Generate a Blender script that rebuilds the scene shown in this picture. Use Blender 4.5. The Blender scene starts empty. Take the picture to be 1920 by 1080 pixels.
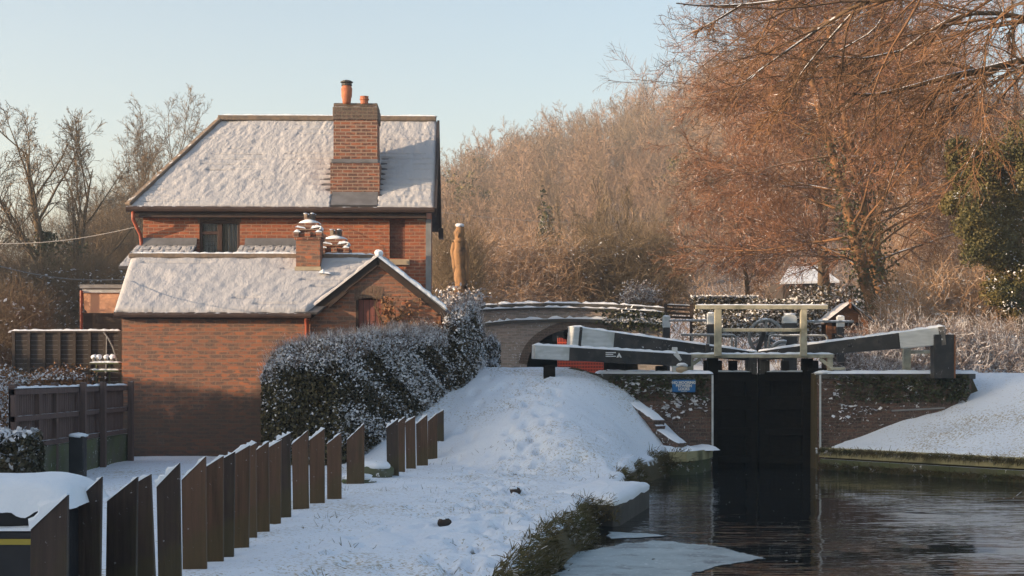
import bpy, math, random
import numpy as np
from mathutils import Vector, Matrix

# ------------------------------------------------------------------ camera, sky, sun, exposure
scene = bpy.context.scene
COL = scene.collection
R = math.radians
EYE = 2.0                 # metres above the lower water
FPX = 2700.0              # focal length in photo pixels (50.6 mm)
HOR = 700.0               # horizon row in the photo

cam_d = bpy.data.cameras.new('camera'); cam = bpy.data.objects.new('camera', cam_d); COL.objects.link(cam)
cam.location = (0, 0, EYE); cam.rotation_euler = (R(90), 0, 0)
cam_d.sensor_width = 36.0; cam_d.lens = FPX / 1920 * 36
cam_d.shift_y = (HOR - 540) / 1920
cam_d.clip_start = 0.1; cam_d.clip_end = 3000
scene.camera = cam

SUN_EL, SUN_AZ = R(9.5), R(18)          # low winter sun, almost along the house front, from the left
TO_SUN = Vector((-math.cos(SUN_AZ)*math.cos(SUN_EL), -math.sin(SUN_AZ)*math.cos(SUN_EL), math.sin(SUN_EL)))
world = bpy.data.worlds.new('World'); scene.world = world; world.use_nodes = True
wn = world.node_tree.nodes; wl = world.node_tree.links
sky = wn.new('ShaderNodeTexSky'); sky.sky_type = 'NISHITA'; sky.sun_disc = False
sky.sun_elevation = SUN_EL; sky.sun_rotation = R(90 - 198) % (2*math.pi)
sky.air_density = 1.0; sky.dust_density = 2.3; sky.ozone_density = 1.25; sky.altitude = 60
bg = wn['Background']; bg.inputs['Strength'].default_value = 0.13
wl.new(sky.outputs[0], bg.inputs[0])
sun_d = bpy.data.lights.new('sun', 'SUN'); sun = bpy.data.objects.new('sun', sun_d); COL.objects.link(sun)
sun_d.energy = 5.0; sun_d.angle = R(0.5); sun_d.color = (1.0, 0.72, 0.47)
sun.rotation_euler = TO_SUN.to_track_quat('Z', 'Y').to_euler()
scene.view_settings.view_transform = 'Standard'; scene.view_settings.look = 'None'
scene.view_settings.gamma = 1.0; scene.view_settings.exposure = 1.42
scene.render.engine = 'CYCLES'
scene.cycles.max_bounces = 6; scene.cycles.diffuse_bounces = 3; scene.cycles.glossy_bounces = 3
scene.cycles.transparent_max_bounces = 8; scene.cycles.use_denoising = True

# ------------------------------------------------------------------ helpers
def at(px, py, Y):
    """point of the place that the photo shows at pixel px, py, Y metres away"""
    return ((px - 960) * Y / FPX, Y, EYE - (py - HOR) * Y / FPX)
def XX(px, Y): return (px - 960) * Y / FPX
def ZZ(py, Y): return EYE - (py - HOR) * Y / FPX

def _h(ix, iy, s):
    n = (ix.astype(np.int64) * 374761393 + iy.astype(np.int64) * 668265263 + s * 974711) & 0x7fffffff
    n = ((n ^ (n >> 13)) * 1274126177) & 0x7fffffff
    n = n ^ (n >> 16)
    return (n & 0xffff) / 65535.0
def vnoise(x, y, s=0):
    x = np.asarray(x, float); y = np.asarray(y, float)
    ix = np.floor(x); iy = np.floor(y); fx = x - ix; fy = y - iy
    fx = fx*fx*(3-2*fx); fy = fy*fy*(3-2*fy)
    a = _h(ix, iy, s); b = _h(ix+1, iy, s); c = _h(ix, iy+1, s); d = _h(ix+1, iy+1, s)
    return (a*(1-fx)+b*fx)*(1-fy) + (c*(1-fx)+d*fx)*fy
def fbm(x, y, s=0, o=3):
    t = 0; a = .5; f = 1
    for k in range(o):
        t = t + a*(vnoise(np.asarray(x)*f, np.asarray(y)*f, s+k*17) - .5); a *= .5; f *= 2.03
    return t
def sm(t):
    t = np.clip(t, 0, 1); return t*t*(3-2*t)

ORG = {}
def thing(name, label, cat, loc, group=None):
    o = bpy.data.objects.new(name, None); COL.objects.link(o); o.location = loc; o.empty_display_size = .2
    ORG[o.name] = Vector(loc); tag(o, label, cat, group); return o
def tag(o, label=None, cat=None, group=None, kind=None):
    if label: o['label'] = label
    if cat: o['category'] = cat
    if group: o['group'] = group
    if kind: o['kind'] = kind
    return o
def link_mesh(name, me, mat, parent=None, origin=None):
    o = bpy.data.objects.new(name, me); COL.objects.link(o)
    if mat: me.materials.append(mat)
    if parent is not None:
        w = ORG[parent.name] if origin is None else Vector(origin)
        o.parent = parent; o.location = w - ORG[parent.name]; ORG[o.name] = w
    else:
        w = Vector(origin or (0, 0, 0)); o.location = w; ORG[o.name] = w
    return o
def mesh_np(name, V, F, mat, parent=None, origin=None, smooth=False):
    """V (n,3) in world space, F a list of (m,k) index arrays"""
    V = np.asarray(V, np.float32)
    w = np.array(ORG[parent.name] if (parent is not None and origin is None) else (origin or (0, 0, 0)), np.float32)
    me = bpy.data.meshes.new(name)
    me.vertices.add(len(V)); me.vertices.foreach_set('co', (V - w).ravel())
    if not isinstance(F, (list, tuple)): F = [F]
    loops = np.concatenate([f.ravel() for f in F]).astype(np.int32)
    tot = np.concatenate([np.full(len(f), f.shape[1], np.int32) for f in F])
    st = np.concatenate([[0], np.cumsum(tot)[:-1]]).astype(np.int32)
    me.loops.add(len(loops)); me.loops.foreach_set('vertex_index', loops)
    me.polygons.add(len(tot)); me.polygons.foreach_set('loop_start', st)
    try: me.polygons.foreach_set('loop_total', tot)
    except Exception: pass
    if smooth: me.polygons.foreach_set('use_smooth', np.ones(len(tot), bool))
    me.update(calc_edges=True)
    return link_mesh(name, me, mat, parent, origin)

class MB:
    """collects shapes in world space and links them as one mesh object"""
    def __init__(s, xf=None): s.v = []; s.f = []; s.xf = xf
    def add(s, vs, fs):
        b = len(s.v); s.v += [tuple(v) for v in vs]; s.f += [tuple(i+b for i in f) for f in fs]; return s
    def box(s, x0, x1, y0, y1, z0, z1):
        return s.add([(x0,y0,z0),(x1,y0,z0),(x1,y1,z0),(x0,y1,z0),(x0,y0,z1),(x1,y0,z1),(x1,y1,z1),(x0,y1,z1)],
                     [(0,3,2,1),(4,5,6,7),(0,1,5,4),(1,2,6,5),(2,3,7,6),(3,0,4,7)])
    def beam(s, p0, p1, w, h, w1=None, h1=None, roll=0):
        p0 = Vector(p0); p1 = Vector(p1); t = (p1-p0).normalized(); w1 = w if w1 is None else w1; h1 = h if h1 is None else h1
        up = Vector((0,0,1)) if abs(t.z) < .95 else Vector((0,1,0))
        sd = t.cross(up).normalized(); up = sd.cross(t).normalized()
        if roll:
            q = Matrix.Rotation(roll, 3, t); sd = q @ sd; up = q @ up
        vs = []
        for p, a, b in ((p0,w,h),(p1,w1,h1)):
            vs += [p - sd*a/2 - up*b/2, p + sd*a/2 - up*b/2, p + sd*a/2 + up*b/2, p - sd*a/2 + up*b/2]
        return s.add(vs, [(0,1,2,3),(7,6,5,4),(0,4,5,1),(1,5,6,2),(2,6,7,3),(3,7,4,0)])
    def prism(s, poly, y0, y1):           # polygon in XZ drawn out along Y
        n = len(poly)
        vs = [(x,y0,z) for x,z in poly] + [(x,y1,z) for x,z in poly]
        a = sum(poly[i][0]*poly[(i+1)%n][1]-poly[(i+1)%n][0]*poly[i][1] for i in range(n))
        fs = [tuple(range(n)), tuple(range(2*n-1, n-1, -1))] + [((i+1)%n, i, i+n, (i+1)%n+n) for i in range(n)]
        if a < 0: fs = [f[::-1] for f in fs]
        return s.add(vs, fs)
    def flat(s, poly, z0, z1):            # polygon in XY drawn out along Z
        n = len(poly)
        vs = [(x,y,z0) for x,y in poly] + [(x,y,z1) for x,y in poly]
        a = sum(poly[i][0]*poly[(i+1)%n][1]-poly[(i+1)%n][0]*poly[i][1] for i in range(n))
        fs = [tuple(range(n-1,-1,-1)), tuple(range(n, 2*n))] + [(i, (i+1)%n, (i+1)%n+n, i+n) for i in range(n)]
        if a < 0: fs = [f[::-1] for f in fs]
        return s.add(vs, fs)
    def slab(s, A, B, C, D, th):          # quad with thickness th below it
        A,B,C,D = map(Vector, (A,B,C,D)); n = (B-A).cross(D-A).normalized()
        if n.z < 0: n = -n
        vs = [A,B,C,D] + [p - n*th for p in (A,B,C,D)]
        fs = [(0,1,2,3),(7,6,5,4),(0,4,5,1),(1,5,6,2),(2,6,7,3),(3,7,4,0)]
        if (B-A).cross(D-A).z < 0: fs = [f[::-1] for f in fs]
        return s.add(vs, fs)
    def tube(s, pts, rad, n=8, cap=True):
        pts = [Vector(p) for p in pts]; m = len(pts)
        rad = [rad]*m if not hasattr(rad, '__len__') else rad
        vs = []; ref = None
        for i, p in enumerate(pts):
            t = (pts[min(i+1,m-1)] - pts[max(i-1,0)]).normalized()
            if ref is None: ref = t.orthogonal().normalized()
            ref = (ref - t*ref.dot(t)).normalized(); b = t.cross(ref)
            vs += [p + (ref*math.cos(2*math.pi*k/n) + b*math.sin(2*math.pi*k/n))*rad[i] for k in range(n)]
        fs = [(i*n+k, i*n+(k+1)%n, (i+1)*n+(k+1)%n, (i+1)*n+k) for i in range(m-1) for k in range(n)]
        if cap: fs += [tuple(range(n-1,-1,-1)), tuple((m-1)*n+k for k in range(n))]
        return s.add(vs, fs)
    def lathe(s, c, prof, n=16):
        cx, cy, cz = c; vs = []; m = len(prof)
        for r, z in prof: vs += [(cx+r*math.cos(2*math.pi*k/n), cy+r*math.sin(2*math.pi*k/n), cz+z) for k in range(n)]
        fs = [(i*n+k, i*n+(k+1)%n, (i+1)*n+(k+1)%n, (i+1)*n+k) for i in range(m-1) for k in range(n)]
        fs += [tuple(range(n-1,-1,-1)), tuple((m-1)*n+k for k in range(n))]
        return s.add(vs, fs)
    def lump(s, c, r, seed=0, nu=12, nv=7, amp=.15):   # uneven mound
        rr = random.Random(seed); vs = []; ph = [rr.uniform(0, 6.28) for _ in range(6)]
        for j in range(nv+1):
            b = -math.pi/2 + math.pi*j/nv
            for i in range(nu):
                a = 2*math.pi*i/nu
                k = 1 + amp*(math.sin(2*a+ph[0])*math.cos(2*b+ph[1]) + .6*math.sin(3*a+ph[2]+b*2) + .4*math.sin(5*a+ph[3]))
                vs.append((c[0]+r[0]*k*math.cos(a)*math.cos(b), c[1]+r[1]*k*math.sin(a)*math.cos(b), c[2]+r[2]*k*math.sin(b)))
        fs = [(j*nu+i, j*nu+(i+1)%nu, (j+1)*nu+(i+1)%nu, (j+1)*nu+i) for j in range(nv) for i in range(nu)]
        return s.add(vs, fs)
    def build(s, name, mat, parent=None, origin=None, bevel=0, smooth=False):
        v = s.v
        if s.xf is not None: v = [tuple(s.xf @ Vector(p)) for p in v]
        w = ORG[parent.name] if (parent is not None and origin is None) else Vector(origin or (0,0,0))
        me = bpy.data.meshes.new(name); me.from_pydata([tuple(Vector(p)-w) for p in v], [], s.f); me.update()
        if smooth: me.polygons.foreach_set('use_smooth', [True]*len(me.polygons))
        o = link_mesh(name, me, mat, parent, origin)
        if bevel:
            b = o.modifiers.new('bevel', 'BEVEL'); b.width = bevel; b.segments = 2; b.limit_method = 'ANGLE'
        return o

def copy_tree(o, loc, label=None, parent=None):
    c = o.copy(); COL.objects.link(c); c.location = loc; ORG[c.name] = Vector(loc)
    if label: c['label'] = label
    if parent is not None: c.parent = parent
    for ch in list(o.children): copy_tree(ch, ch.location, None, c)
    return c

# ------------------------------------------------------------------ materials
class NT:
    def __init__(s, name):
        s.m = bpy.data.materials.new(name); s.m.use_nodes = True
        s.n = s.m.node_tree.nodes; s.l = s.m.node_tree.links
        s.b = s.n['Principled BSDF']; s.b.inputs['Specular IOR Level'].default_value = .3
        s.tc = s.n.new('ShaderNodeTexCoord')
    def node(s, t, ins=None, **kw):
        k = s.n.new(t)
        for a, v in kw.items(): setattr(k, a, v)
        for a, v in (ins or {}).items():
            if isinstance(v, bpy.types.NodeSocket): s.l.new(v, k.inputs[a])
            else: k.inputs[a].default_value = v
        return k
    def mapped(s, scale=(1,1,1), loc=(0,0,0), coord='Object'):
        return s.node('ShaderNodeMapping', {'Vector': s.tc.outputs[coord], 'Scale': scale, 'Location': loc}).outputs[0]
    def noise(s, scale, detail=3, vec=None, rough=.55):
        return s.node('ShaderNodeTexNoise', {'Vector': vec if vec is not None else s.tc.outputs['Object'], 'Scale': scale, 'Detail': detail, 'Roughness': rough}).outputs['Fac']
    def ramp(s, fac, lo, hi, a=0., b=1.):
        k = s.node('ShaderNodeMapRange', {0: fac, 1: lo, 2: hi, 3: a, 4: b}, interpolation_type='SMOOTHSTEP'); return k.outputs[0]
    def math(s, op, a, b=0.):
        return s.node('ShaderNodeMath', {0: a, 1: b}, operation=op).outputs[0]
    def mix(s, fac, a, b, mode='MIX'):
        k = s.n.new('ShaderNodeMix'); k.data_type = 'RGBA'; k.blend_type = mode
        for i, v in ((0, fac), (6, a), (7, b)):
            if isinstance(v, bpy.types.NodeSocket): s.l.new(v, k.inputs[i])
            else: k.inputs[i].default_value = (*v, 1) if hasattr(v, '__len__') and len(v) == 3 else v
        return k.outputs[2]
    def bump(s, h, strength=.4, dist=.02):
        k = s.node('ShaderNodeBump', {'Height': h, 'Strength': strength, 'Distance': dist}); s.l.new(k.outputs[0], s.b.inputs['Normal'])
    def nz(s): return s.node('ShaderNodeSeparateXYZ', {0: s.node('ShaderNodeNewGeometry').outputs['True Normal']}).outputs[2]
    def out(s, col, rough=.8):
        for sock, v in (('Base Color', col), ('Roughness', rough)):
            if isinstance(v, bpy.types.NodeSocket): s.l.new(v, s.b.inputs[sock])
            else: s.b.inputs[sock].default_value = (*v, 1) if hasattr(v, '__len__') else v
        return s.m

SNOW = (.74, .79, .85)
def lay_snow(t, col, snow, speck):
    if snow:
        n = t.noise(9, 4)
        f = t.ramp(t.math('ADD', t.nz(), t.math('MULTIPLY', t.math('SUBTRACT', n, .5), 1.0)), 1.05-snow, 1.25-snow)
        col = t.mix(f, col, SNOW)
    if speck:
        f = t.ramp(t.math('ADD', t.noise(14, 5, rough=.7), t.math('MULTIPLY', t.noise(1.3, 2), .25)), .80-speck, .83-speck)
        col = t.mix(f, col, (.62, .64, .66))
    return col
def nmat(name, c1, c2, scale=3, rough=.8, bump=.3, snow=0, speck=0, stretch=(1,1,1), c3=None, s3=.6):
    t = NT(name); v = t.mapped(stretch)
    n = t.noise(scale, 5, v); col = t.mix(t.ramp(n, .3, .7), c1, c2)
    if c3: col = t.mix(t.ramp(t.noise(s3, 3), .5, .68), col, c3)
    col = lay_snow(t, col, snow, speck)
    if bump: t.bump(t.noise(scale*4, 4, v), bump, .01)
    return t.out(col, rough)
def plankmat(name, c1, c2, *a, **k):
    t = NT(name); info = t.node('ShaderNodeObjectInfo').outputs['Random']
    v = t.node('ShaderNodeVectorMath', {0: t.mapped((9,9,.5)), 1: t.node('ShaderNodeCombineXYZ', {0: t.math('MULTIPLY', info, 40.), 1: 0., 2: t.math('MULTIPLY', info, 17.)}).outputs[0]}, operation='ADD').outputs[0]
    g = t.noise(2.2, 6, v, .7); col = t.mix(t.ramp(g, .28, .72), [x*.55 for x in c2], c1)
    col = t.mix(t.ramp(info, 0, 1, 0, .75), col, t.mix(g, c2, [x*1.5 for x in c1]))
    zz_ = t.node('ShaderNodeSeparateXYZ', {0: t.tc.outputs['Object']}).outputs[2]
    w = t.math('ADD', t.math('MULTIPLY', t.noise(3, 4), 1.3), t.math('MULTIPLY', zz_, -.55))            # algae creeps up from the ground
    col = t.mix(t.ramp(w, .2, .6, 0, .5), col, (.066,.058,.020))
    col = t.mix(t.ramp(t.noise(26, 4, rough=.75), .66, .70, 0, .8), col, (.40,.42,.44))                # frost specks
    col = lay_snow(t, col, .1, 0); t.bump(g, .7, .01)
    return t.out(col, .65)
def brickmat(name, c1, c2, mortar, dark=(.06,.04,.04), dk=.5, speck=0, snow=0, bw=.233, rh=.077, stain=None, ms=.010, damp=None):
    t = NT(name)
    sp = t.node('ShaderNodeSeparateXYZ', {0: t.tc.outputs['Object']})
    v = t.node('ShaderNodeCombineXYZ', {0: t.math('ADD', sp.outputs[0], sp.outputs[1]), 1: sp.outputs[2]}).outputs[0]
    def br(a, b, m):
        return t.node('ShaderNodeTexBrick', {'Vector': v, 'Color1': (*a,1), 'Color2': (*b,1), 'Mortar': (*m,1), 'Scale': 1., 'Mortar Size': ms, 'Mortar Smooth': .3, 'Bias': 0., 'Brick Width': bw, 'Row Height': rh})
    k = br(c1, c2, mortar)
    # a second, per brick random value picks burnt bricks
    fl = t.node('ShaderNodeVectorMath', {0: v, 1: (bw, rh, 1)}, operation='DIVIDE').outputs[0]
    wn_ = t.node('ShaderNodeTexNoise', {'Vector': t.node('ShaderNodeVectorMath', {0: v, 1: (4.3, 13, 1)}, operation='MULTIPLY').outputs[0], 'Scale': 1., 'Detail': 1.}).outputs['Fac']
    col = t.mix(t.math('MULTIPLY', t.ramp(wn_, .47, .58), dk), k.outputs[0], dark)
    n = t.noise(.9, 4); col = t.mix(t.ramp(n, .35, .75, 0, .55), col, stain or dark)
    col = t.mix(t.ramp(k.outputs[1], .3, .9), col, t.mix(t.noise(2, 3), mortar, [x*.6 for x in mortar]))
    col = t.mix(t.ramp(t.noise(30, 3), .35, .75, 0, .35), col, (.30,.19,.14))
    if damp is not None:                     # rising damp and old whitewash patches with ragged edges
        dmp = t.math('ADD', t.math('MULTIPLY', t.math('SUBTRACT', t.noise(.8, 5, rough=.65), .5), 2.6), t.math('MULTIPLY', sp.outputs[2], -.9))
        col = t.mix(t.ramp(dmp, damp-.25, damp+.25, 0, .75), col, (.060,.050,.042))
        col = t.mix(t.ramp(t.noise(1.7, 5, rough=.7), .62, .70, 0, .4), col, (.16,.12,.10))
    col = lay_snow(t, col, snow, speck)
    t.bump(t.math('ADD', t.math('MULTIPLY', k.outputs[1], -1.), t.math('MULTIPLY', t.noise(40, 3), .5)), .5, .01)
    return t.out(col, .9)
def snowmat(name, col=SNOW, s1=6, s2=28, bump=.5, grit=0, dist=.03, stretch=(1,1,1), dirt=(.32,.27,.18), bank=False):
    t = NT(name); v = t.mapped(stretch)
    h = t.math('ADD', t.noise(s1, 4, v), t.math('MULTIPLY', t.noise(s2, 3, v), .45))
    c = t.mix(t.noise(1.2, 3), col, [x*.93 for x in col])
    if grit:
        g = t.math('ADD', t.noise(22, 5, rough=.7), t.math('MULTIPLY', t.noise(.55, 3), .45))
        c = t.mix(t.ramp(g, .90-grit, .98-grit, 0, .8), c, dirt)
    if bank:                                # snow does not hold on the steep turf of the bank
        f = t.ramp(t.math('ADD', t.nz(), t.math('MULTIPLY', t.math('SUBTRACT', t.noise(5, 4), .5), .7)), .46, .60)
        so = t.node('ShaderNodeSeparateXYZ', {0: t.tc.outputs['Object']}).outputs
        f = t.math('MAXIMUM', f, t.math('MULTIPLY', t.ramp(so[2], .30, .37), t.ramp(so[1], 30.1, 30.15, 1, 0)))
        c = t.mix(f, t.mix(t.noise(7, 4), (.055,.05,.022), (.10,.075,.045)), c)
    t.bump(h, bump, dist); t.b.inputs['Specular IOR Level'].default_value = .15
    return t.out(c, .75)
def plain(name, col, rough=.6, metal=0):
    t = NT(name); t.b.inputs['Metallic'].default_value = metal
    return t.out(t.mix(t.noise(8, 3), col, [x*.75 for x in col]), rough)
def twigmat(name, c1, c2, frost=.3, snow=.0, scale=1.5, c3=None, s3=.16):
    t = NT(name); col = t.mix(t.ramp(t.noise(scale, 3), .3, .7), c1, c2)
    if c3: col = t.mix(t.ramp(t.noise(s3, 4), .44, .62, 0, .9), col, c3)
    if frost: col = t.mix(t.ramp(t.noise(5, 3, rough=.7), .80-frost, .86-frost, 0, .8), col, (.66,.66,.68))
    if snow: col = t.mix(t.ramp(t.math('ADD', t.nz(), t.math('MULTIPLY', t.math('SUBTRACT', t.noise(6,3), .5), 1.2)), 1.05-snow, 1.25-snow), col, SNOW)
    t.b.inputs['Specular IOR Level'].default_value = .1
    return t.out(col, .9)

M = {}
M['snow'] = snowmat('snow'); M['ground'] = snowmat('ground_snow', (.72,.78,.855), grit=.11, s1=4, s2=24, bump=.4, dist=.05, bank=True)
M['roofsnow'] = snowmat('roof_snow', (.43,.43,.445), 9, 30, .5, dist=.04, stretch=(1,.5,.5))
M['brick'] = brickmat('house_brick', (.47,.13,.05), (.31,.078,.034), (.40,.24,.16), dk=.42)
M['brick_block'] = brickmat('blocking_brick', (.16,.06,.04), (.10,.04,.03), (.16,.10,.08), dk=.5)
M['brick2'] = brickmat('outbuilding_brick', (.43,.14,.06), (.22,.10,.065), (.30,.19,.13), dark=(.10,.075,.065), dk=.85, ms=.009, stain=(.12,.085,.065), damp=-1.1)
M['brick_ch'] = brickmat('chimney_brick', (.36,.11,.05), (.18,.075,.05), (.34,.25,.19), dk=.75, ms=.012)
M['brick_dk'] = brickmat('lock_brick', (.13,.068,.048), (.075,.05,.042), (.11,.095,.08), dark=(.025,.022,.02), dk=.7, speck=.05, snow=.25)
M['brick_br'] = brickmat('bridge_brick', (.38,.30,.26), (.28,.24,.22), (.38,.35,.32), dark=(.12,.11,.10), dk=.55, speck=.06, stain=(.22,.22,.17))
M['barrel'] = nmat('arch_barrel', (.022,.020,.018), (.035,.03,.027), 3, .95)  # near-black instead of brick: the arch's inner shade is in the colour
M['corbel'] = brickmat('corbel_brick', (.11,.085,.07), (.07,.06,.05), (.16,.14,.11), dk=.4, snow=.2)
M['soldier'] = brickmat('arch_brick', (.17,.11,.07), (.12,.08,.055), (.18,.14,.10), bw=.077, rh=.233)
M['stone'] = nmat('stone', (.42,.33,.22), (.34,.27,.19), 6)
M['slate'] = nmat('slate', (.07,.07,.075), (.11,.11,.115), 5, .6, snow=.1)
M['ridge'] = nmat('ridge_tile', (.20,.15,.11), (.12,.10,.085), 9, .8, snow=.22)
M['lead'] = nmat('lead_flashing', (.17,.17,.18), (.12,.12,.125), 4, .5)
M['gutter'] = nmat('gutter_paint', (.045,.03,.026), (.07,.045,.035), 5, .5, snow=.12)
M['redpipe'] = nmat('red_pipe', (.33,.085,.045), (.24,.06,.035), 6, .5)
M['barge'] = nmat('bargeboard', (.055,.045,.045), (.035,.03,.03), 4, .6)
M['greypaint'] = nmat('grey_paint', (.25,.25,.25), (.18,.18,.18), 4, .6)
M['pot'] = nmat('clay_pot', (.42,.15,.075), (.30,.10,.055), 10, .7)
M['dark'] = nmat('dark_metal', (.03,.03,.032), (.05,.05,.05), 6, .5, snow=.1)
M['winframe'] = nmat('window_wood', (.075,.04,.03), (.05,.03,.025), 8, .5)
M['curtain'] = nmat('curtain', (.55,.56,.58), (.42,.44,.47), 3, .9, stretch=(8,1,.3))
M['room'] = plain('dark_room', (.02,.02,.022), .9)
M['reddoor'] = nmat('red_door', (.21,.075,.06), (.13,.055,.045), 7, .7, stretch=(3,3,.4))
M['plank'] = plankmat('plank_wood', (.052,.035,.028), (.030,.021,.018), 4, .6, stretch=(5,5,.5), c3=(.075,.060,.020), s3=1.6, snow=.08)
M['plank2'] = plankmat('plank_wood_red', (.115,.062,.038), (.066,.040,.027), 4, .6, stretch=(5,5,.5), c3=(.09,.075,.022), s3=1.3, snow=.08)
M['fencewood'] = nmat('fence_wood', (.125,.085,.075), (.085,.058,.052), 5, .8, stretch=(4,4,.4), snow=.15)
M['larch'] = nmat('larch_panel', (.055,.042,.034), (.035,.028,.024), 5, .8, stretch=(.4,4,4), snow=.3)
M['moss'] = nmat('mossy_concrete', (.085,.105,.045), (.10,.10,.075), 3, .9, c3=(.05,.06,.03), speck=.03, snow=.3)
M['peach'] = nmat('peach_render', (.62,.36,.22), (.56,.32,.20), 2, .9)
M['white'] = nmat('weathered_white', (.50,.53,.54), (.40,.43,.44), 6, .7, c3=(.34,.36,.35), s3=2.5, stretch=(.6,.6,3))
M['rail'] = nmat('weathered_rail', (.40,.38,.29), (.27,.26,.20), 7, .8, snow=.38, c3=(.18,.18,.13), s3=3)
M['black'] = nmat('black_paint', (.018,.019,.021), (.030,.031,.033), 4, .5, snow=.12, speck=.015, c3=(.045,.042,.040), s3=4)
M['gate'] = nmat('gate_oak', (.014,.012,.010), (.008,.007,.0065), 5, .95, stretch=(1,1,4), speck=0)
M['gate'].node_tree.nodes['Principled BSDF'].inputs['Specular IOR Level'].default_value = .05
M['gatetop'] = nmat('gate_post_grey', (.15,.14,.125), (.08,.075,.07), 8, .8, stretch=(4,4,.6), speck=.05)
M['green'] = nmat('green_cap', (.24,.27,.20), (.17,.19,.14), 5, .7, snow=.25)
M['blue'] = nmat('blue_enamel', (.012,.115,.30), (.014,.10,.26), 6, .4)
M['letter'] = plain('letter_white', (.55,.58,.60), .6)
M['iron'] = nmat('frosted_iron', (.22,.235,.24), (.13,.14,.145), 12, .6, snow=.4)
M['hutwood'] = nmat('hut_wood', (.22,.095,.045), (.14,.065,.035), 5, .8, stretch=(.5,3,6))
M['hutdark'] = nmat('hut_dark', (.05,.035,.028), (.035,.026,.022), 5, .8)
M['net'] = plain('orange_net', (.62,.10,.055), .7)
M['edging'] = nmat('canal_edging', (.36,.33,.19), (.25,.24,.14), 3, .8, c3=(.12,.12,.06), s3=1.8, stretch=(1,1,.4))
M['concrete'] = nmat('kerb_concrete', (.085,.08,.072), (.06,.056,.05), 5, .9, snow=.3)
M['stump'] = nmat('carved_wood', (.32,.18,.085), (.17,.105,.06), 4, .9, stretch=(4,4,.8), c3=(.08,.055,.04), s3=3.5, snow=.3)
M['bark'] = twigmat('bark', (.13,.095,.060), (.085,.068,.048), 0, .25)
M['bark_or'] = twigmat('bark_orange', (.26,.135,.065), (.105,.07,.045), 0, .3, 2.5)
M['twig'] = twigmat('twig_grey_brown', (.13,.098,.068), (.20,.15,.10), .12)
M['twig_hill'] = twigmat('twig_hill', (.225,.155,.112), (.28,.195,.145), .05, scale=.25, c3=(.19,.145,.105), s3=.06)
M['twig_red'] = twigmat('twig_red_brown', (.15,.072,.042), (.25,.13,.08), .20, scale=.5, c3=(.105,.068,.046))
M['twig_gold'] = twigmat('twig_gold', (.42,.28,.18), (.27,.175,.11), .24, scale=.6)
M['twig_olive'] = twigmat('twig_olive', (.20,.155,.10), (.145,.11,.075), .14)
M['twig_frost'] = twigmat('twig_frost', (.17,.13,.11), (.30,.25,.23), .30)
M['leaf'] = nmat('hedge_leaf', (.042,.038,.018), (.072,.055,.028), 4, .5, 0, snow=.12)
M['leaf_ol'] = nmat('hedge_leaf_olive', (.125,.10,.042), (.080,.070,.030), 4, .5, 0)
M['hedgesnow'] = plain('hedge_snow', (.74,.76,.80), .8)
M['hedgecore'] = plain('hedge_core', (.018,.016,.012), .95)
M['yew'] = nmat('yew_leaf', (.050,.052,.017), (.125,.10,.032), 1.5, .6, 0)
M['ivy'] = nmat('ivy_leaf', (.035,.045,.018), (.06,.06,.025), 3, .5, 0)
M['vine'] = nmat('vine_leaf', (.26,.12,.05), (.17,.10,.05), 5, .8, 0)
M['grass'] = twigmat('grass', (.070,.072,.032), (.14,.11,.058), .20, scale=3)
M['litter'] = nmat('leaf_litter', (.15,.095,.062), (.10,.066,.045), .5, .95, snow=.05, speck=.05)
M['cable'] = plain('cable', (.22,.22,.23), .6)
M['mortar_lt'] = nmat('fillet', (.40,.34,.24), (.30,.25,.18), 8)
M['boxblack'] = nmat('black_plastic', (.014,.015,.018), (.022,.023,.026), 5, .4)
M['yellow'] = plain('yellow_band', (.38,.30,.05), .6)
# ------------------------------------------------------------------ lie of the land
LE = np.array([(-60,-6),(-10,-2.2),(9,-.1),(11.6,.22),(14.2,.50),(17.4,1.08),(18.6,1.18),(20,1.55),(22,1.88),(24,2.15),(26.3,2.55),(28.2,3.1),(29.3,3.75),(30,4.17),(30.4,4.17),(900,4.17)], float)
RE = np.array([(-60,30),(-10,24),(15,18.3),(22,12.8),(26.3,9.35),(28,8.0),(29.2,7.05),(30,6.4),(900,6.4)], float)
SKY_PX = np.array([(-3000,620),(-1500,600),(0,570),(400,500),(830,415),(1000,352),(1200,300),(1330,240),(1600,170),(1920,170),(2600,200),(5000,260)], float)
def x_left(Y): return np.interp(Y, LE[:,0], LE[:,1])
def x_right(Y): return np.interp(Y, RE[:,0], RE[:,1])
def hpath(Y, X=1.):
    y0 = 25.9 - 3.2*sm((X+1.5)/2.4); t = np.clip((Y-y0)/(30.4-y0), 0, 1)
    return .37 + 1.76*(.6*t+.4*sm(t))
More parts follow.
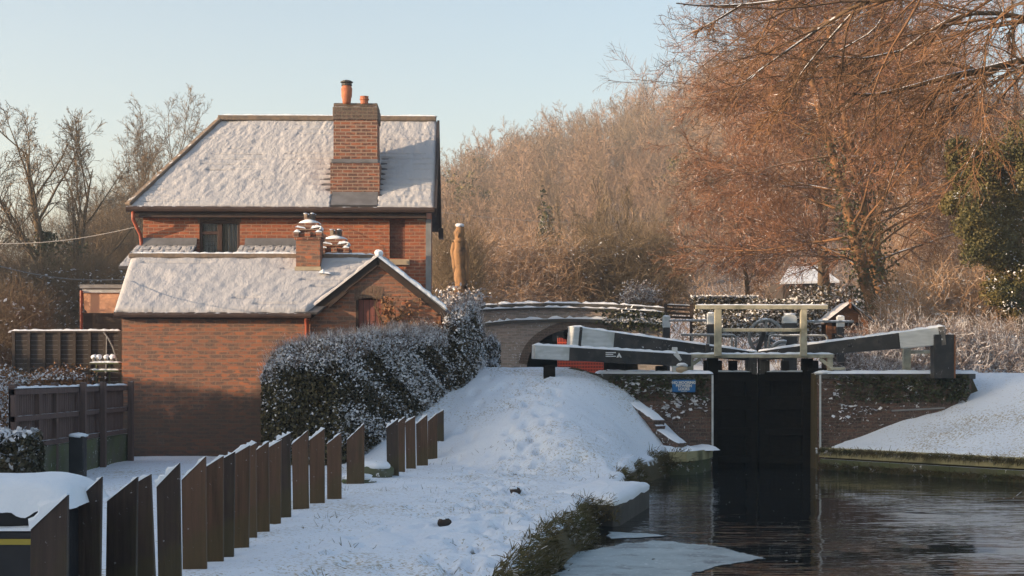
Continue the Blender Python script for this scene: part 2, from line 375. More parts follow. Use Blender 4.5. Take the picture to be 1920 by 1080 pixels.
def height(X, Y):
    X, Y = np.broadcast_arrays(np.asarray(X, float), np.asarray(Y, float))
    wob = .10*fbm(X*1.1, Y*.9, 51, 2)
    d = x_left(Y) + wob*(Y<28) - X
    a_, b_ = hpath(Y, X), .42 + .95*np.maximum(0, d-.42) + .10*fbm(X*1.3, Y*1.3, 5)
    k_ = np.clip(.5+.5*(b_-a_)/.95, 0, 1); left = b_*(1-k_)+a_*k_ - .95*k_*(1-k_)*np.clip((np.minimum(a_, b_)-.45)/.6, 0, 1)*np.clip((Y-24)/3, 0, 1)
    left = np.where(Y < 24, np.minimum(a_, b_), left)
    left = np.where(Y > 30.22, 2.0 + .12*sm((1.8-X)/.5)*sm((36-Y)/4), left)
    bank = -.9 + (left+.9)*sm(d/.55+.45)
    # yard left of the planks stays low
    w = sm((X+3.3)/1.0); yard = .33 + 0*X
    bank = np.where(Y < 33, yard*(1-w) + bank*w, bank)
    bank = np.where((Y >= 30.5) & (X < -2), .33 + (2.0-.33)*sm((Y-33)/8), bank)
    gx_ = X + .50*sm((Y-27.15)/.25)
    gard = .33 + .50*sm((-7.42-gx_)/.1)*sm((Y-22.3)/.5) + .90*sm((-7.5-gx_)/1.5)*sm((Y-24)/6)
    bank = np.where((X < -7.3) & (Y < 38), gard, bank)
    # right bank
    dr = ((X-6.4)*3.7 + (Y-30)*2.95)/4.73
    r = np.minimum(2.0, .42 + .46*np.maximum(dr-.1, 0) + .22*fbm(X*1.1, Y*1.1, 9)*np.clip(dr,0,1))
    r = np.where((Y > 30.22) & (X < 9.75), 2.0, r)
    rr = np.where(Y < 30.1, -.9 + (r+.9)*sm((X-x_right(Y))/.25), r)
    mid = np.where(Y < 30.1, -.9, np.where((Y > 52) | (X < 4.1) | (X > 6.5), 2.0, -.9))
    z = np.where(d > -.1, bank, np.where(X > x_right(Y)-.05, rr, mid))
    z = np.where((Y >= 52), 2.0, z)
    # hill
    u = np.where(Y > 5, X/np.maximum(Y,5)*FPX + 960, 0)
    H = (HOR - np.interp(u, SKY_PX[:,0], SKY_PX[:,1]))/FPX*190
    t = np.clip((Y-56)/134, 0, 1)
    z = z + np.where(Y > 56, H*t**1.05 + 1.2*fbm(X*.05, Y*.05, 3)*np.minimum(1, (Y-56)/20), 0)
    return z
def hz(x, y): return float(height(np.array([x]), np.array([y]))[0])

def lines(parts):
    o = []
    for a, b, s in parts: o += list(np.arange(a, b-1e-6, s))
    return o
xs = lines([(-900,-200,50),(-200,-60,10),(-60,-14,1.5),(-14,-8.0,.4),(-8.0,-7.3,.05),(-7.3,-5,.3),(-5,-3.2,.11),(-3.2,.7,.06),(.7,2.0,.05),(2.0,8.6,.3),(8.6,9.5,.05),(9.5,14,.16),(14,30,.8),(30,80,3),(80,260,12),(260,901,60)])
ys = lines([(-300,-40,30),(-40,2,3),(2,8,.5),(8,12,.25),(12,30,.07),(30,33,.11),(33,60,.7),(60,110,2),(110,240,6),(240,1400,60)])
ys += [30.16, 30.2, 30.24, 30.5, 52.0]
xs = np.array(sorted(set(np.round(xs,4)))); ys = np.array(sorted(set(np.round(ys,4))))
GX, GY = np.meshgrid(xs, ys)
def interp_cols(x):
    return np.interp(x, [-7.25, 1.5], [0, 1]), np.interp(x, [9, 60], [1, 0])
Yc_ = np.clip(GY, 2, 60); shl = x_left(Yc_) - 1.5; shr = x_right(Yc_) - 9.0     # columns that run along both banks
WL, WR = interp_cols(GX); q = np.clip((GX-1.5)/7.5, 0, 1)
sh = np.where(GX <= 1.5, shl*WL, np.where(GX >= 9, shr*WR, shl*(1-q)+shr*q)); GX = GX + np.where(GX > -7.25, sh, 0)
GZ = height(GX, GY)
near = (GY > 5) & (GY < 36) & (np.abs(GX) < 14)
foot = fbm(GX*2.6, GY*2.0, 21, 3)*.055 + np.where(fbm(GX*3.1+7, GY*2.2, 33, 2) > .13, -.028, 0)   # trodden snow
path_w = np.exp(-((GX - (-.9 + (GY-10)*.05))/1.1)**2)
GZ = GZ + np.where(near & (GZ > .15), foot*(.45+.75*path_w), 0) + np.where(near & (GZ > .15), .05*fbm(GX*.6, GY*.5, 61, 2), 0)
fr = random.Random(12)                     # footprints trodden up the path
for tr_ in range(9):
    Yf = 9.0 + fr.random(); side = 1; off = fr.uniform(-1.0, 1.3)
    while Yf < 29.5:
        xc = -.75 + off*.8 + (Yf-10)*.05 + .18*math.sin(Yf*.5+tr_) + side*.10; side = -side
        j0, j1 = np.searchsorted(ys, [Yf-.4, Yf+.4]); m_ = ((GX[j0:j1]-xc)/.085)**2 + ((GY[j0:j1]-Yf)/.19)**2
        GZ[j0:j1] -= .070*np.exp(-m_**1.5) - .016*np.exp(-(m_-2.2)**2*1.2)
        Yf += fr.uniform(.55, .85) if tr_ % 3 else fr.uniform(.5, 2.2)
nx, ny = len(xs), len(ys)
idx = np.arange(nx*ny).reshape(ny, nx)
F = np.stack([idx[:-1,:-1], idx[:-1,1:], idx[1:,1:], idx[1:,:-1]], -1).reshape(-1, 4)
# the far wooded part of the sheet is leaf litter, the rest is snow: two structures meeting at one seam
fy = GY[:-1,:-1].reshape(-1)
V = np.stack([GX, GY, GZ], -1).reshape(-1, 3)
SEAM = ys[np.argmin(abs(ys-70))]
def sub(name, mask, mat):
    f = F[mask]; u, inv = np.unique(f, return_inverse=True)
    o = mesh_np(name, V[u], inv.reshape(-1, 4), mat, smooth=True); tag(o, kind='structure'); return o
sub('ground', fy < SEAM - .01, M['ground'])
sub('hills_and_blocker', fy >= SEAM - .01, M['litter'])

# added unseen ridge, left of frame, its crest shaped to shade wall, path and lock
yy = np.arange(-60, 60, .15)
top = np.interp(yy, [-60,-10,17.9,18.75,19.15,19.5,19.8,21.6,30,31.7,40.5,47,53,60], [10.8,10.4,10.0,9.15,9.25,8.5,6.35,5.98,6.05,9.3,9.5,6.0,4.5,2])
top = top + .16*fbm(yy*.8, yy*0, 71, 3)
px = np.array([-62,-52,-42,-34,-31,-30,-29,-27,-24.5]); pf = np.array([.02,.35,.75,.95,1,.94,.7,.25,.0])
vv = np.array([[(x, y + .325*(x+30), .2 + (t-.2)*f) for x, f in zip(px, pf)] for y, t in zip(yy, top)]).reshape(-1, 3)
i2 = np.arange(len(yy)*len(px)).reshape(len(yy), len(px))
tag(mesh_np('hills_and_blocker', vv, np.stack([i2[:-1,:-1], i2[:-1,1:], i2[1:,1:], i2[1:,:-1]], -1).reshape(-1,4), M['litter'], smooth=True), kind='structure')

# ------------------------------------------------------------------ water and ice
t = NT('water'); t.b.inputs['IOR'].default_value = 1.33; t.b.inputs['Specular IOR Level'].default_value = .5
v1 = t.mapped((.28, 1.15, 1)); v2 = t.mapped((.8, 2.9, 1))
calm = t.ramp(t.noise(.30, 3), .36, .62, .15, 1)
hgt = t.math('MULTIPLY', t.math('ADD', t.noise(1.6, 2, v1), t.math('MULTIPLY', t.noise(2.6, 2, v2), .6)), calm)
t.bump(hgt, .5, .035)
M['water'] = t.out((.010,.012,.013), .03)
g = MB().add([(-3,-20,0),(30,-20,0),(30,30.6,0),(-3,30.6,0)], [(0,1,2,3)]).build('water', M['water'])
tag(g, kind='structure')
g = MB().add([(4,30.9,.05),(6.6,30.9,.05),(6.6,52,.05),(4,52,.05)], [(0,1,2,3)]).build('lock_water', M['water']); tag(g, kind='structure')
def wpx(px, py): Y = FPX*EYE/(py-HOR); return ((px-960)*Y/FPX, Y)
t = NT('ice'); c = t.mix(t.ramp(t.noise(2.5, 5), .35, .7), (.30,.38,.41), (.21,.28,.31)); c = t.mix(t.ramp(t.noise(1.6, 6, rough=.7), .52, .62, 0, .85), c, (.10,.13,.15)); c = t.mix(t.ramp(t.noise(14, 4), .6, .7), c, (.50,.56,.58))
t.bump(t.noise(16, 4), .25, .01); t.b.inputs['Specular IOR Level'].default_value = .5
M['ice'] = t.out(c, .45)
at_ = t.node('ShaderNodeAttribute', attribute_name='thickness').outputs['Fac']     # the sheet thins out and melts raggedly at its rim
t.l.new(t.ramp(t.math('ADD', t.math('MULTIPLY', at_, 1.5), t.math('MULTIPLY', t.math('SUBTRACT', t.noise(2.8, 7, t.mapped((1,.6,1)), .7), .5), 2.2)), .35, .60), t.b.inputs['Alpha'])
def ice(poly, seed):
    P = np.array([wpx(*p) for p in poly]); n = len(P); out = []
    for i in range(n):
        for s in np.arange(0, 1, .05):
            p = P[i]*(1-s) + P[(i+1)%n]*s; out.append(p + .25*np.array([fbm(p[0]*2.5, p[1]*2, seed, 4), fbm(p[0]*2.5+9, p[1]*2, seed, 4)]))
    O = np.array(out); c = O.mean(0); m = len(O); rings = [(1.06,0),(.9,.5),(.72,1),(.3,1),(.02,1)]
    V = np.concatenate([np.column_stack([c+(O-c)*f, np.full(m,.007)]) for f, _ in rings])
    k = np.arange(m); F_ = np.concatenate([np.stack([r*m+k, r*m+(k+1)%m, (r+1)*m+(k+1)%m, (r+1)*m+k], -1) for r in range(len(rings)-1)])
    o = mesh_np('ice_sheet', V, F_, M['ice']); tag(o, kind='structure')
    a = o.data.attributes.new('thickness', 'FLOAT', 'POINT'); a.data.foreach_set('value', np.repeat([w for _, w in rings], m).astype(np.float32))
ice([(1010,1100),(1075,1040),(1150,1020),(1230,1012),(1330,1022),(1440,1048),(1330,1068),(1225,1110)], 3)
ice([(1135,998),(1215,1000),(1245,1006),(1150,1012)], 8)

rgw = np.random.RandomState(4); fl = []; ff = []
for i in range(90):                        # specks of leaf and ice afloat
    c = np.array(wpx(rgw.uniform(1180,1900), 885+180*rgw.rand()**1.3)); a = rgw.uniform(0,6.28); s = rgw.uniform(.010,.024)
    fl += [(c[0]+s*math.cos(a+k*1.57)*(1 if k % 2 else .55), c[1]+s*math.sin(a+k*1.57), .006) for k in range(4)]; ff.append([4*i+k for k in range(4)])
tag(mesh_np('floating_specks', np.array(fl), np.array(ff), plain('floating_specks', (.30,.32,.32), .7)), kind='stuff')
# ------------------------------------------------------------------ growing things
def nrm(a): return a/np.maximum(np.linalg.norm(a, axis=-1, keepdims=True), 1e-9)
class Plant:
    def __init__(s, seed): s.r = np.random.RandomState(seed)
    def poly(s, P, D, L, K, wig, up, out=None):
        pts = [P]; d = nrm(D); upv = np.array([0,0,1.]) if out is None else np.array(out, float)
        for k in range(K):
            d = nrm(d + wig*s.r.randn(*d.shape) + up*upv)
            P = P + d*(L/K)[:,None]; pts.append(P)
        return np.stack(pts, 1)
    def kids(s, pts, Rr, L, n, f0, f1, ang, ln, rr, taper=.75, flat=0, bias=None):
        N, K1, _ = pts.shape; K = K1-1
        t = f0 + (f1-f0)*(np.arange(n)[None,:] + s.r.rand(N, n))/n
        q = np.clip(t*K, 0, K-1e-4); i = q.astype(int); f = (q-i)[...,None]
        I = np.arange(N)[:,None]
        P = pts[I,i]*(1-f) + pts[I,i+1]*f; T = nrm(pts[I,i+1]-pts[I,i])
        rad = Rr[:,None]*(1-taper*t)
        ref = s.r.randn(N, n, 3)
        if flat: ref[...,2] *= (1-flat)
        if bias is not None: ref = ref + np.array(bias)
        perp = nrm(ref - T*(ref*T).sum(-1,keepdims=True))
        a = np.radians(ang[0] + (ang[1]-ang[0])*s.r.rand(N,n))[...,None]
        D = T*np.cos(a) + perp*np.sin(a)
        l = L[:,None]*(ln[0] + (ln[1]-ln[0])*s.r.rand(N,n))*(1-.45*t)
        return P.reshape(-1,3), D.reshape(-1,3), l.reshape(-1), np.minimum(rad*rr, rad*.9).reshape(-1)
def tubes(pts, R0, sides, taper=.78, rmin=.0, seed=0):
    N, K1, _ = pts.shape
    T = nrm(pts[:,-1]-pts[:,0]); rs = np.random.RandomState(seed).randn(N,3)
    A = nrm(np.cross(T, rs)); B = np.cross(T, A)
    s = np.linspace(0, 1, K1); rad = np.maximum(R0[:,None]*(1-taper*s)[None,:], rmin)
    if sides == 2:
        V = np.stack([pts + A[:,None]*rad[...,None], pts - A[:,None]*rad[...,None]], 2)
        base = (np.arange(N)*K1*2)[:,None] + (np.arange(K1-1)*2)[None,:]
        F = np.stack([base, base+1, base+3, base+2], -1).reshape(-1,4)
    else:
        an = np.arange(sides)*2*np.pi/sides
        V = pts[:,:,None] + (A[:,None,None]*np.cos(an)[None,None,:,None] + B[:,None,None]*np.sin(an)[None,None,:,None])*rad[...,None,None]
        b = (np.arange(N)*K1*sides)[:,None,None] + (np.arange(K1-1)*sides)[None,:,None]
        k = np.arange(sides)[None,None,:]; k2 = (np.arange(sides)+1)%sides
        F = np.stack([b+k, b+k2, b+sides+k2, b+sides+k], -1).reshape(-1,4)
    return V.reshape(-1,3), F
def join(parts):
    V = []; F = []; n = 0
    for v, f in parts: V.append(v); F.append(f+n); n += len(v)
    return np.concatenate(V), np.concatenate(F)
def grow(seed, P, D, L, R0, levels, trunk_sides=8, K0=7, wig0=.06, up0=.03, split=False):
    """levels: dicts n,f0,f1,ang,ln,rr,K,wig,up,sides,rmin,flat,bias,out -> (trunk VF, crown VF)"""
    pl = Plant(seed); P = np.atleast_2d(np.array(P,float)); D = np.atleast_2d(np.array(D,float)); L = np.atleast_1d(np.array(L,float)); R0 = np.atleast_1d(np.array(R0,float))
    pts = pl.poly(P, D, L, K0, wig0, up0); trunk = tubes(pts, R0, trunk_sides, .93)
    out = []
    for i, l in enumerate(levels):
        P, D, L, R0 = pl.kids(pts, R0, L, l['n'], l.get('f0',.25), l.get('f1',1.), l['ang'], l['ln'], l.get('rr',.55), flat=l.get('flat',0), bias=l.get('bias'))
        pts = pl.poly(P, D, L, l.get('K',4), l.get('wig',.12), l.get('up',.05), l.get('out'))
        R0 = np.maximum(R0, l.get('rmin', .004))
        out.append(tubes(pts, R0, l.get('sides',3), .86, l.get('rmin',.004)*.6, seed+i))
    return (trunk, join(out)) if not split else (trunk, join(out[1:]), out[0])
def tree(name, label, P, D, L, R0, levels, seed, bark, twig, group=None, tilt=0, origin=None, ivy=None, **kw):
    o = thing(name, label, 'tree', tuple(np.atleast_2d(P)[0]) if origin is None else origin, group)
    tr, cr, li = grow(seed, P, D, L, R0, levels, split=True, **kw)
    mesh_np('limb', li[0], li[1], bark, o, smooth=True)
    mesh_np('trunk', tr[0], tr[1], bark, o, smooth=True)
    mesh_np('crown', cr[0], cr[1], twig, o)
    return o
def leaves(rng, C, size, nrm_bias=None, jitter=1., aspect=.6):
    """one small leaf quad per centre"""
    n = len(C); a = nrm(rng.randn(n,3) * jitter + (0 if nrm_bias is None else nrm_bias))
    b = nrm(np.cross(a, rng.randn(n,3))); c = np.cross(a, b)
    s = size*(.6+.8*rng.rand(n))[:,None]
    V = np.stack([C - b*s - c*s*aspect*.4, C + b*s*.1 - c*s*aspect, C + b*s, C + b*s*.1 + c*s*aspect], 1).reshape(-1,3)
    F = np.arange(n*4).reshape(-1,4); return V, F
def clump(rng, c, r, n, size, clumps=9):
    """leaves bunched in uneven clumps round c, radius r (3)"""
    cc = nrm(rng.randn(clumps,3))*(rng.rand(clumps,1)**.4)*np.array(r)*.85 + np.array(c)
    k = rng.randint(0, clumps, n)
    P = cc[k] + nrm(rng.randn(n,3))*(rng.rand(n,1)**.33)*np.array(r)*.42
    return leaves(rng, P, size)
def sprigs(seed, P, D, L, r, K=3, wig=.18, up=.0, out=None, sides=2, taper=.7):
    pl = Plant(seed); pts = pl.poly(P, D, L, K, wig, up, out)
    return tubes(pts, r if hasattr(r,'__len__') else np.full(len(P), r), sides, taper, 0, seed)
# ------------------------------------------------------------------ helpers for buildings
def snow_sheet(name, A, B, C, D, nu, nv, th, amp, mat, parent=None, seed=1, hf=None, f1=3.0, f2=9.0, rag=.03):
    """snow lying on the quad A(eave left) B(eave right) C(ridge right) D(ridge left)"""
    A,B,C,D = (np.array(p, float) for p in (A,B,C,D))
    u = np.linspace(0,1,nu+1)[None,:,None]; v = np.linspace(0,1,nv+1)[:,None,None]
    P = A*(1-u)*(1-v) + B*u*(1-v) + C*u*v + D*(1-u)*v
    n = np.cross(B-A, D-A); n /= np.linalg.norm(n); n = n if n[2] > 0 else -n
    lu = np.linalg.norm(B-A); lv = np.linalg.norm(D-A)
    uu = (u*lu)[...,0] + 0*v[...,0]; vv = (v*lv)[...,0] + 0*u[...,0]
    h = th + amp*(fbm(uu*f1, vv*f1*.6, seed, 3) + .6*fbm(uu*f2, vv*f2*.45, seed+5, 2))
    if hf is not None: h = h + hf(P[...,0], P[...,1], uu/lu, vv/lv)
    eu = np.minimum(uu, lu-uu); ev = np.minimum(vv, lv-vv); e = np.clip(np.minimum(eu, ev)/.10, 0, 1)
    h = h*np.sqrt(np.clip(e, .0, 1)); h[(e <= 0)] = -.01
    T = P + n*h[...,None]
    rg = rag*fbm(uu*4, vv*4, seed+9, 3)                                  # ragged eave
    T[0] = T[0] + (A-D)/lv*(rg[0]*1.5)[:,None]
    i = np.arange((nu+1)*(nv+1)).reshape(nv+1, nu+1)
    F = np.stack([i[:-1,:-1], i[:-1,1:], i[1:,1:], i[1:,:-1]], -1).reshape(-1,4)
    if np.cross(B-A, D-A)[2] < 0: F = F[:,::-1]
    return mesh_np(name, T.reshape(-1,3), F, mat, parent, smooth=True)
def wall_front(mb, x0, x1, z0, z1, y, openings, depth=.12):
    """front wall face in the plane y with reveals round its openings"""
    xs_ = sorted({x0, x1, *[o[0] for o in openings], *[o[1] for o in openings]})
    zs_ = sorted({z0, z1, *[o[2] for o in openings], *[o[3] for o in openings]})
    for a, b in zip(xs_, xs_[1:]):
        for c, d in zip(zs_, zs_[1:]):
            if any(a >= o[0]-1e-6 and b <= o[1]+1e-6 and c >= o[2]-1e-6 and d <= o[3]+1e-6 for o in openings): continue
            mb.add([(a,y,c),(b,y,c),(b,y,d),(a,y,d)], [(0,1,2,3)])
    for a, b, c, d in openings:
        e = y+depth
        mb.add([(a,y,c),(a,e,c),(a,e,d),(a,y,d)], [(0,1,2,3)]); mb.add([(b,y,c),(b,y,d),(b,e,d),(b,e,c)], [(0,1,2,3)])
        mb.add([(a,y,c),(b,y,c),(b,e,c),(a,e,c)], [(0,1,2,3)]); mb.add([(a,y,d),(a,e,d),(b,e,d),(b,y,d)], [(0,1,2,3)])
    return mb
def snow_strip(mb, p0, p1, w, h, n=10, seed=0, amp=.35):
    """an uneven ribbon of snow lying along p0-p1"""
    p0 = np.array(p0, float); p1 = np.array(p1, float); d = p1-p0; L = np.linalg.norm(d); t = d/L
    s = np.cross(t, (0,0,1)); s /= max(np.linalg.norm(s), 1e-6); up = np.cross(s, t); rr = np.random.RandomState(seed)
    prof = [(-.5,0),(-.42,.7),(-.15,1),(.15,1),(.42,.7),(.5,0)]; vs = []
    for i in range(n+1):
        k = 1 + amp*(rr.rand()-.5)*2; e = .25 if i in (0, n) else 1; wk = 1+.12*(rr.rand()-.5)
        for a, b in prof: vs.append(tuple(p0 + d*i/n + s*a*w*wk + up*b*h*k*e))
    m = len(prof)
    fs = [(i*m+j, i*m+j+1, (i+1)*m+j+1, (i+1)*m+j) for i in range(n) for j in range(m-1)]
    return mb.add(vs, fs + [tuple(range(m)), tuple(n*m+j for j in range(m-1,-1,-1))])

# ------------------------------------------------------------------ the house
HX = Matrix.Translation((-5,32,0)) @ Matrix.Rotation(R(1.6), 4, 'Z') @ Matrix.Translation((5,-32,0))
HY = 32.0
house = thing('brick_house', 'red brick house with a snowy slate roof and one tall chimney stack', 'house', (-5,HY,.3))
ex, rx = -8.45, -6.85            # eave corner, hip top
xr, xg = -1.9, -1.72             # right wall, verge
ze, zr, yr = 5.68, 8.00, 34.2
EY, BY = 31.72, 36.7
WO = (XX(375,HY), XX(450,HY), ZZ(482,HY), ZZ(412,HY)); BO = (XX(730,HY), XX(759,HY), ZZ(484,HY), ZZ(410,HY))
mb = MB(HX); wall_front(mb, -8.18, xr, 0, ze, HY, [WO, BO], .10)
mb.add([(-8.18,HY,0),(-8.18,HY,ze),(-8.18,36.4,ze),(-8.18,36.4,0)], [(0,1,2,3)])
mb.add([(xr,HY,0),(xr,36.4,0),(xr,36.4,ze),(xr,yr,zr-.12),(xr,HY,ze)], [(0,1,2,3,4)])
mb.add([(-8.18,36.4,0),(-8.18,36.4,ze),(xr,36.4,ze),(xr,36.4,0)], [(0,1,2,3)])
mb.build('wall', M['brick'], house)
rf = MB(HX)
A,B_,C_,D_ = (ex,EY,ze-.02),(xg,EY,ze-.02),(xg,yr,zr),(rx,yr,zr)
E_,F_ = (xg,BY,ze-.02),(ex,BY,ze-.02)
rf.slab(A,B_,C_,D_,.07); rf.slab(E_,F_,D_,C_,.07)
rf.add([A,D_,F_,(ex,EY,ze-.1),(ex,BY,ze-.1)], [(0,1,2),(0,2,4,3)])
roof = rf.build('roof', M['slate'], house)
def tp(p): return tuple(HX @ Vector(p))
chx0, chx1 = XX(620,32), XX(710,32)
def bare(X, Y, u, v):        # slates show beside the stack
    d1 = np.maximum(0, chx0-X); d2 = np.maximum(0, X-chx1)
    k = np.exp(-d1/.28)*(X < chx0+.05)*(v < .52)*(v > .16) + .9*np.exp(-d2/.20)*(X > chx1-.05)*(v < .55)*(v > .12)
    rows = .5+.5*np.sin(v*2*np.pi*17)
    ap_ = (X > chx0+.02)*(X < chx1-.02)*(v < .14)
    crs = ((v*17) % 1 > .90)*(vnoise(X*1.1+5, v*9, 44) > .52); thin = np.clip(fbm(X*.9, v*5, 46, 3)-.05, 0, 1)*.12
    return -.085*k*rows - .2*ap_ - .035*crs - thin 
sl = [tp(p) for p in (A,B_,C_,D_)]
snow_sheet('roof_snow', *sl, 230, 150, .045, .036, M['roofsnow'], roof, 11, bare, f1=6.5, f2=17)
mb = MB(HX); mb.beam((rx-.05,yr,zr+.05),(xg-.02,yr,zr+.05),.22,.12); mb.beam((ex,EY,ze+.03),(rx,yr,zr+.05),.16,.08)
mb.build('ridge_tiles', M['ridge'], roof, bevel=.02)
mb = MB(HX); snow_strip(mb, (rx,yr,zr+.11), (xg,yr,zr+.11), .14, .035, 50, 3); mb.build('ridge_snow', M['snow'], roof)
mb = MB(HX); mb.tube([(ex-.02,EY-.03,ze-.07),(xg,EY-.03,ze-.08)], .065, 8)
mb.box(ex+.1, xr, EY+.06, HY-.003, ze-.24, ze-.10)
mb.build('gutter', M['gutter'], house)
mb = MB(HX); mb.tube([(-8.33,EY-.02,ze-.10),(-8.33,EY+.0,ze-.30),(-8.22,HY-.07,ze-.62),(-8.20,HY-.07,ze-.8),(-8.20,HY-.07,ze-2.0)], .04, 8)
mb.build('downpipe', M['redpipe'], house, smooth=True)
mb = MB(HX)                                   # verge boards of the gable, seen almost end on
mb.beam((xg+.03,EY-.06,ze-.12),(xg+.03,yr,zr-.06),.05,.2); mb.beam((xg+.03,BY+.06,ze-.14),(xg+.03,yr,zr-.06),.05,.26)
mb.box(xg-.02, xg+.10, BY-.3, BY+.1, ze-.25, ze+.0); mb.build('bargeboard', M['barge'], house)
mb = MB(HX); mb.box(xr-.02, xr+.10, HY-.05, HY+.10, 1.2, ze-.25); mb.build('corner_post', M['greypaint'], house)
mb = MB(HX); mb.box(XX(782,HY), XX(797,HY), HY-.012, HY+.05, ZZ(413,HY), ZZ(393,HY)); mb.build('quoin_stone', M['stone'], house)
mb = MB(HX); mb.box(BO[0]-.002, BO[1]+.002, HY+.085, HY+.2, BO[2]-.002, BO[3]+.002)
bw_ = mb.build('bricked_up_window', M['brick_block'], house); 
mb = MB(HX); mb.box(XX(714,HY), XX(768,HY), HY-.06, HY+.05, ZZ(497,HY), ZZ(486,HY)); s_ = mb.build('sill', M['stone'], bw_, bevel=.01)
mb = MB(HX); 
for i in range(12):                           # segmental arch over the window
    x0 = WO[0]-.04+(WO[1]-WO[0]+.08)*i/12; x1 = x0+(WO[1]-WO[0]+.08)/12*.92; k = (i+.5)/12-.5; zt = WO[3]+.19-.30*k*k
    mb.box(x0, x1, HY-.006, HY+.05, zt-.20, zt)
mb.build('window_arch', M['soldier'], house)
# window with leaded lights
wd = MB(HX); x0,x1,z0,z1 = WO; y0,y1 = HY+.03, HY+.09; xm = x0+.50*(x1-x0)
for a,b,c,d in ((x0,x0+.06,z0,z1),(x1-.06,x1,z0,z1),(x0+.06,x1-.06,z0,z0+.06),(x0+.06,x1-.06,z1-.09,z1),(xm-.05,xm+.05,z0+.06,z1-.09),(x0+.06,xm-.05,z0+.50,z0+.57)):
    wd.box(a,b,y0,y1,c,d)
win = wd.build('window', M['winframe'], house, bevel=.006)
t = NT('window_glass'); t.b.inputs['Specular IOR Level'].default_value = .5; t.b.inputs['Alpha'].default_value = .28
M['glass'] = t.out((.03,.035,.04), .05)
MB(HX).box(x0+.05,x1-.05,HY+.055,HY+.06,z0+.05,z1-.08).build('pane', M['glass'], win)
lt = MB(HX)
for i in range(1,5): xx = x0+.06+(xm-.11-x0)*i/5; lt.box(xx-.005,xx+.005,HY+.046,HY+.05,z0+.06,z1-.09)
for i in range(1,7): zz = z0+.06+(z1-z0-.15)*i/7; lt.box(x0+.06,xm-.05,HY+.042,HY+.046,zz-.005,zz+.005)
for i in range(1,4): xx = xm+.05+(x1-.11-xm)*i/4; lt.box(xx-.008,xx+.008,HY+.046,HY+.05,z0+.06,z1-.09)
lt.build('leading', M['dark'], win)
cu = MB(HX)
for a, b in ((x0+.08,x0+.36),(x1-.30,x1-.07)):
    n = 14; vs = []; 
    for i in range(n+1):
        xx = a+(b-a)*i/n; yy_ = HY+.17+.02*math.sin(i*2.1); vs += [(xx,yy_,z0-.02),(xx,yy_,z1+.02)]
    cu.add(vs, [(2*i,2*i+2,2*i+3,2*i+1) for i in range(n)])
cu.build('curtain', M['curtain'], win)
rm = MB(HX); rm.add([(x0-.2,HY+.6,z0-.2),(x1+.2,HY+.6,z0-.2),(x1+.2,HY+.6,z1+.2),(x0-.2,HY+.6,z1+.2),(x0-.2,HY+.1,z0-.2),(x1+.2,HY+.1,z0-.2),(x1+.2,HY+.1,z1+.2),(x0-.2,HY+.1,z1+.2)],
    [(0,1,2,3),(0,4,5,1),(2,6,7,3),(0,3,7,4),(1,5,6,2)]); rm.build('room', M['room'], win)
# chimney stack rising up the front of the house
ch = MB(HX)
cy0, cy1 = 32.02, 32.95
zz = lambda p: ZZ(p, 32.05)
ch.box(XX(619,32), XX(711,32), cy0, cy1, ze-.05, zz(303)); ch.box(XX(625,32.05), XX(707,32.05), cy0+.05, cy1-.05, zz(303), zz(224))
stack = ch.build('chimney', M['brick_ch'], house)
c2 = MB(HX); c2.box(XX(620,32.05), XX(710,32.05), cy0-.02, cy1+.02, zz(306), zz(298)); c2.build('shoulder', M['lead'], stack, bevel=.02)
c3 = MB(HX); c3.box(XX(623.5,32.05), XX(709,32.05), cy0+.02, cy1-.02, zz(224), zz(199))
c3.box(XX(625,32.05), XX(707.5,32.05), cy0+.05, cy1-.05, zz(199), zz(192)); c3.build('cap', M['corbel'], stack, bevel=.02)
c3 = MB(HX); c3.slab((chx0+.02,EY-.01,ze+.035),(chx1-.02,EY-.01,ze+.035),(chx1-.02,cy0-.004,ze+.30),(chx0+.02,cy0-.004,ze+.30),.03); c3.box(chx0+.02,chx1-.02,cy0-.012,cy0-.004,ze+.2,ze+.36); c3.build('flashing', M['lead'], stack)
c4 = MB(HX); cxp = (XX(650,32.1), 32.1, zz(192)-.02)
c4.lathe(cxp, [(.09,0),(.10,.12),(.115,.16),(.125,.34),(.10,.40),(.10,.42)], 14); p_ = c4.build('chimney_pot', M['pot'], stack, smooth=True)
c4 = MB(HX); c4.lathe(cxp, [(.115,.40),(.12,.42),(.115,.45)], 14); c4.lathe(cxp, [(.14,.475),(.14,.495),(.09,.52),(.02,.54)], 14)
for k in range(4): a = k*math.pi/2+.6; c4.beam((cxp[0]+.09*math.cos(a),cxp[1]+.09*math.sin(a),cxp[2]+.44),(cxp[0]+.09*math.cos(a),cxp[1]+.09*math.sin(a),cxp[2]+.485),.02,.02)
c4.build('cowl', M['dark'], p_)
c4 = MB(HX); c4.lathe((XX(683,32.1),32.1,zz(192)-.02), [(.085,0),(.088,.08),(.105,.09),(.105,.12),(.09,.13),(.095,.16),(.10,.17)], 14); c4.build('chimney_pot', M['pot'], stack)
mb = MB(HX); mb.tube([(XX(606,32.05),32.05,ze-.1),(XX(600,31.6),31.6,ze-.6),(XX(606,31.6),31.6,ze-1.0)],.006,4); mb.build('aerial_cable', M['cable'], stack)

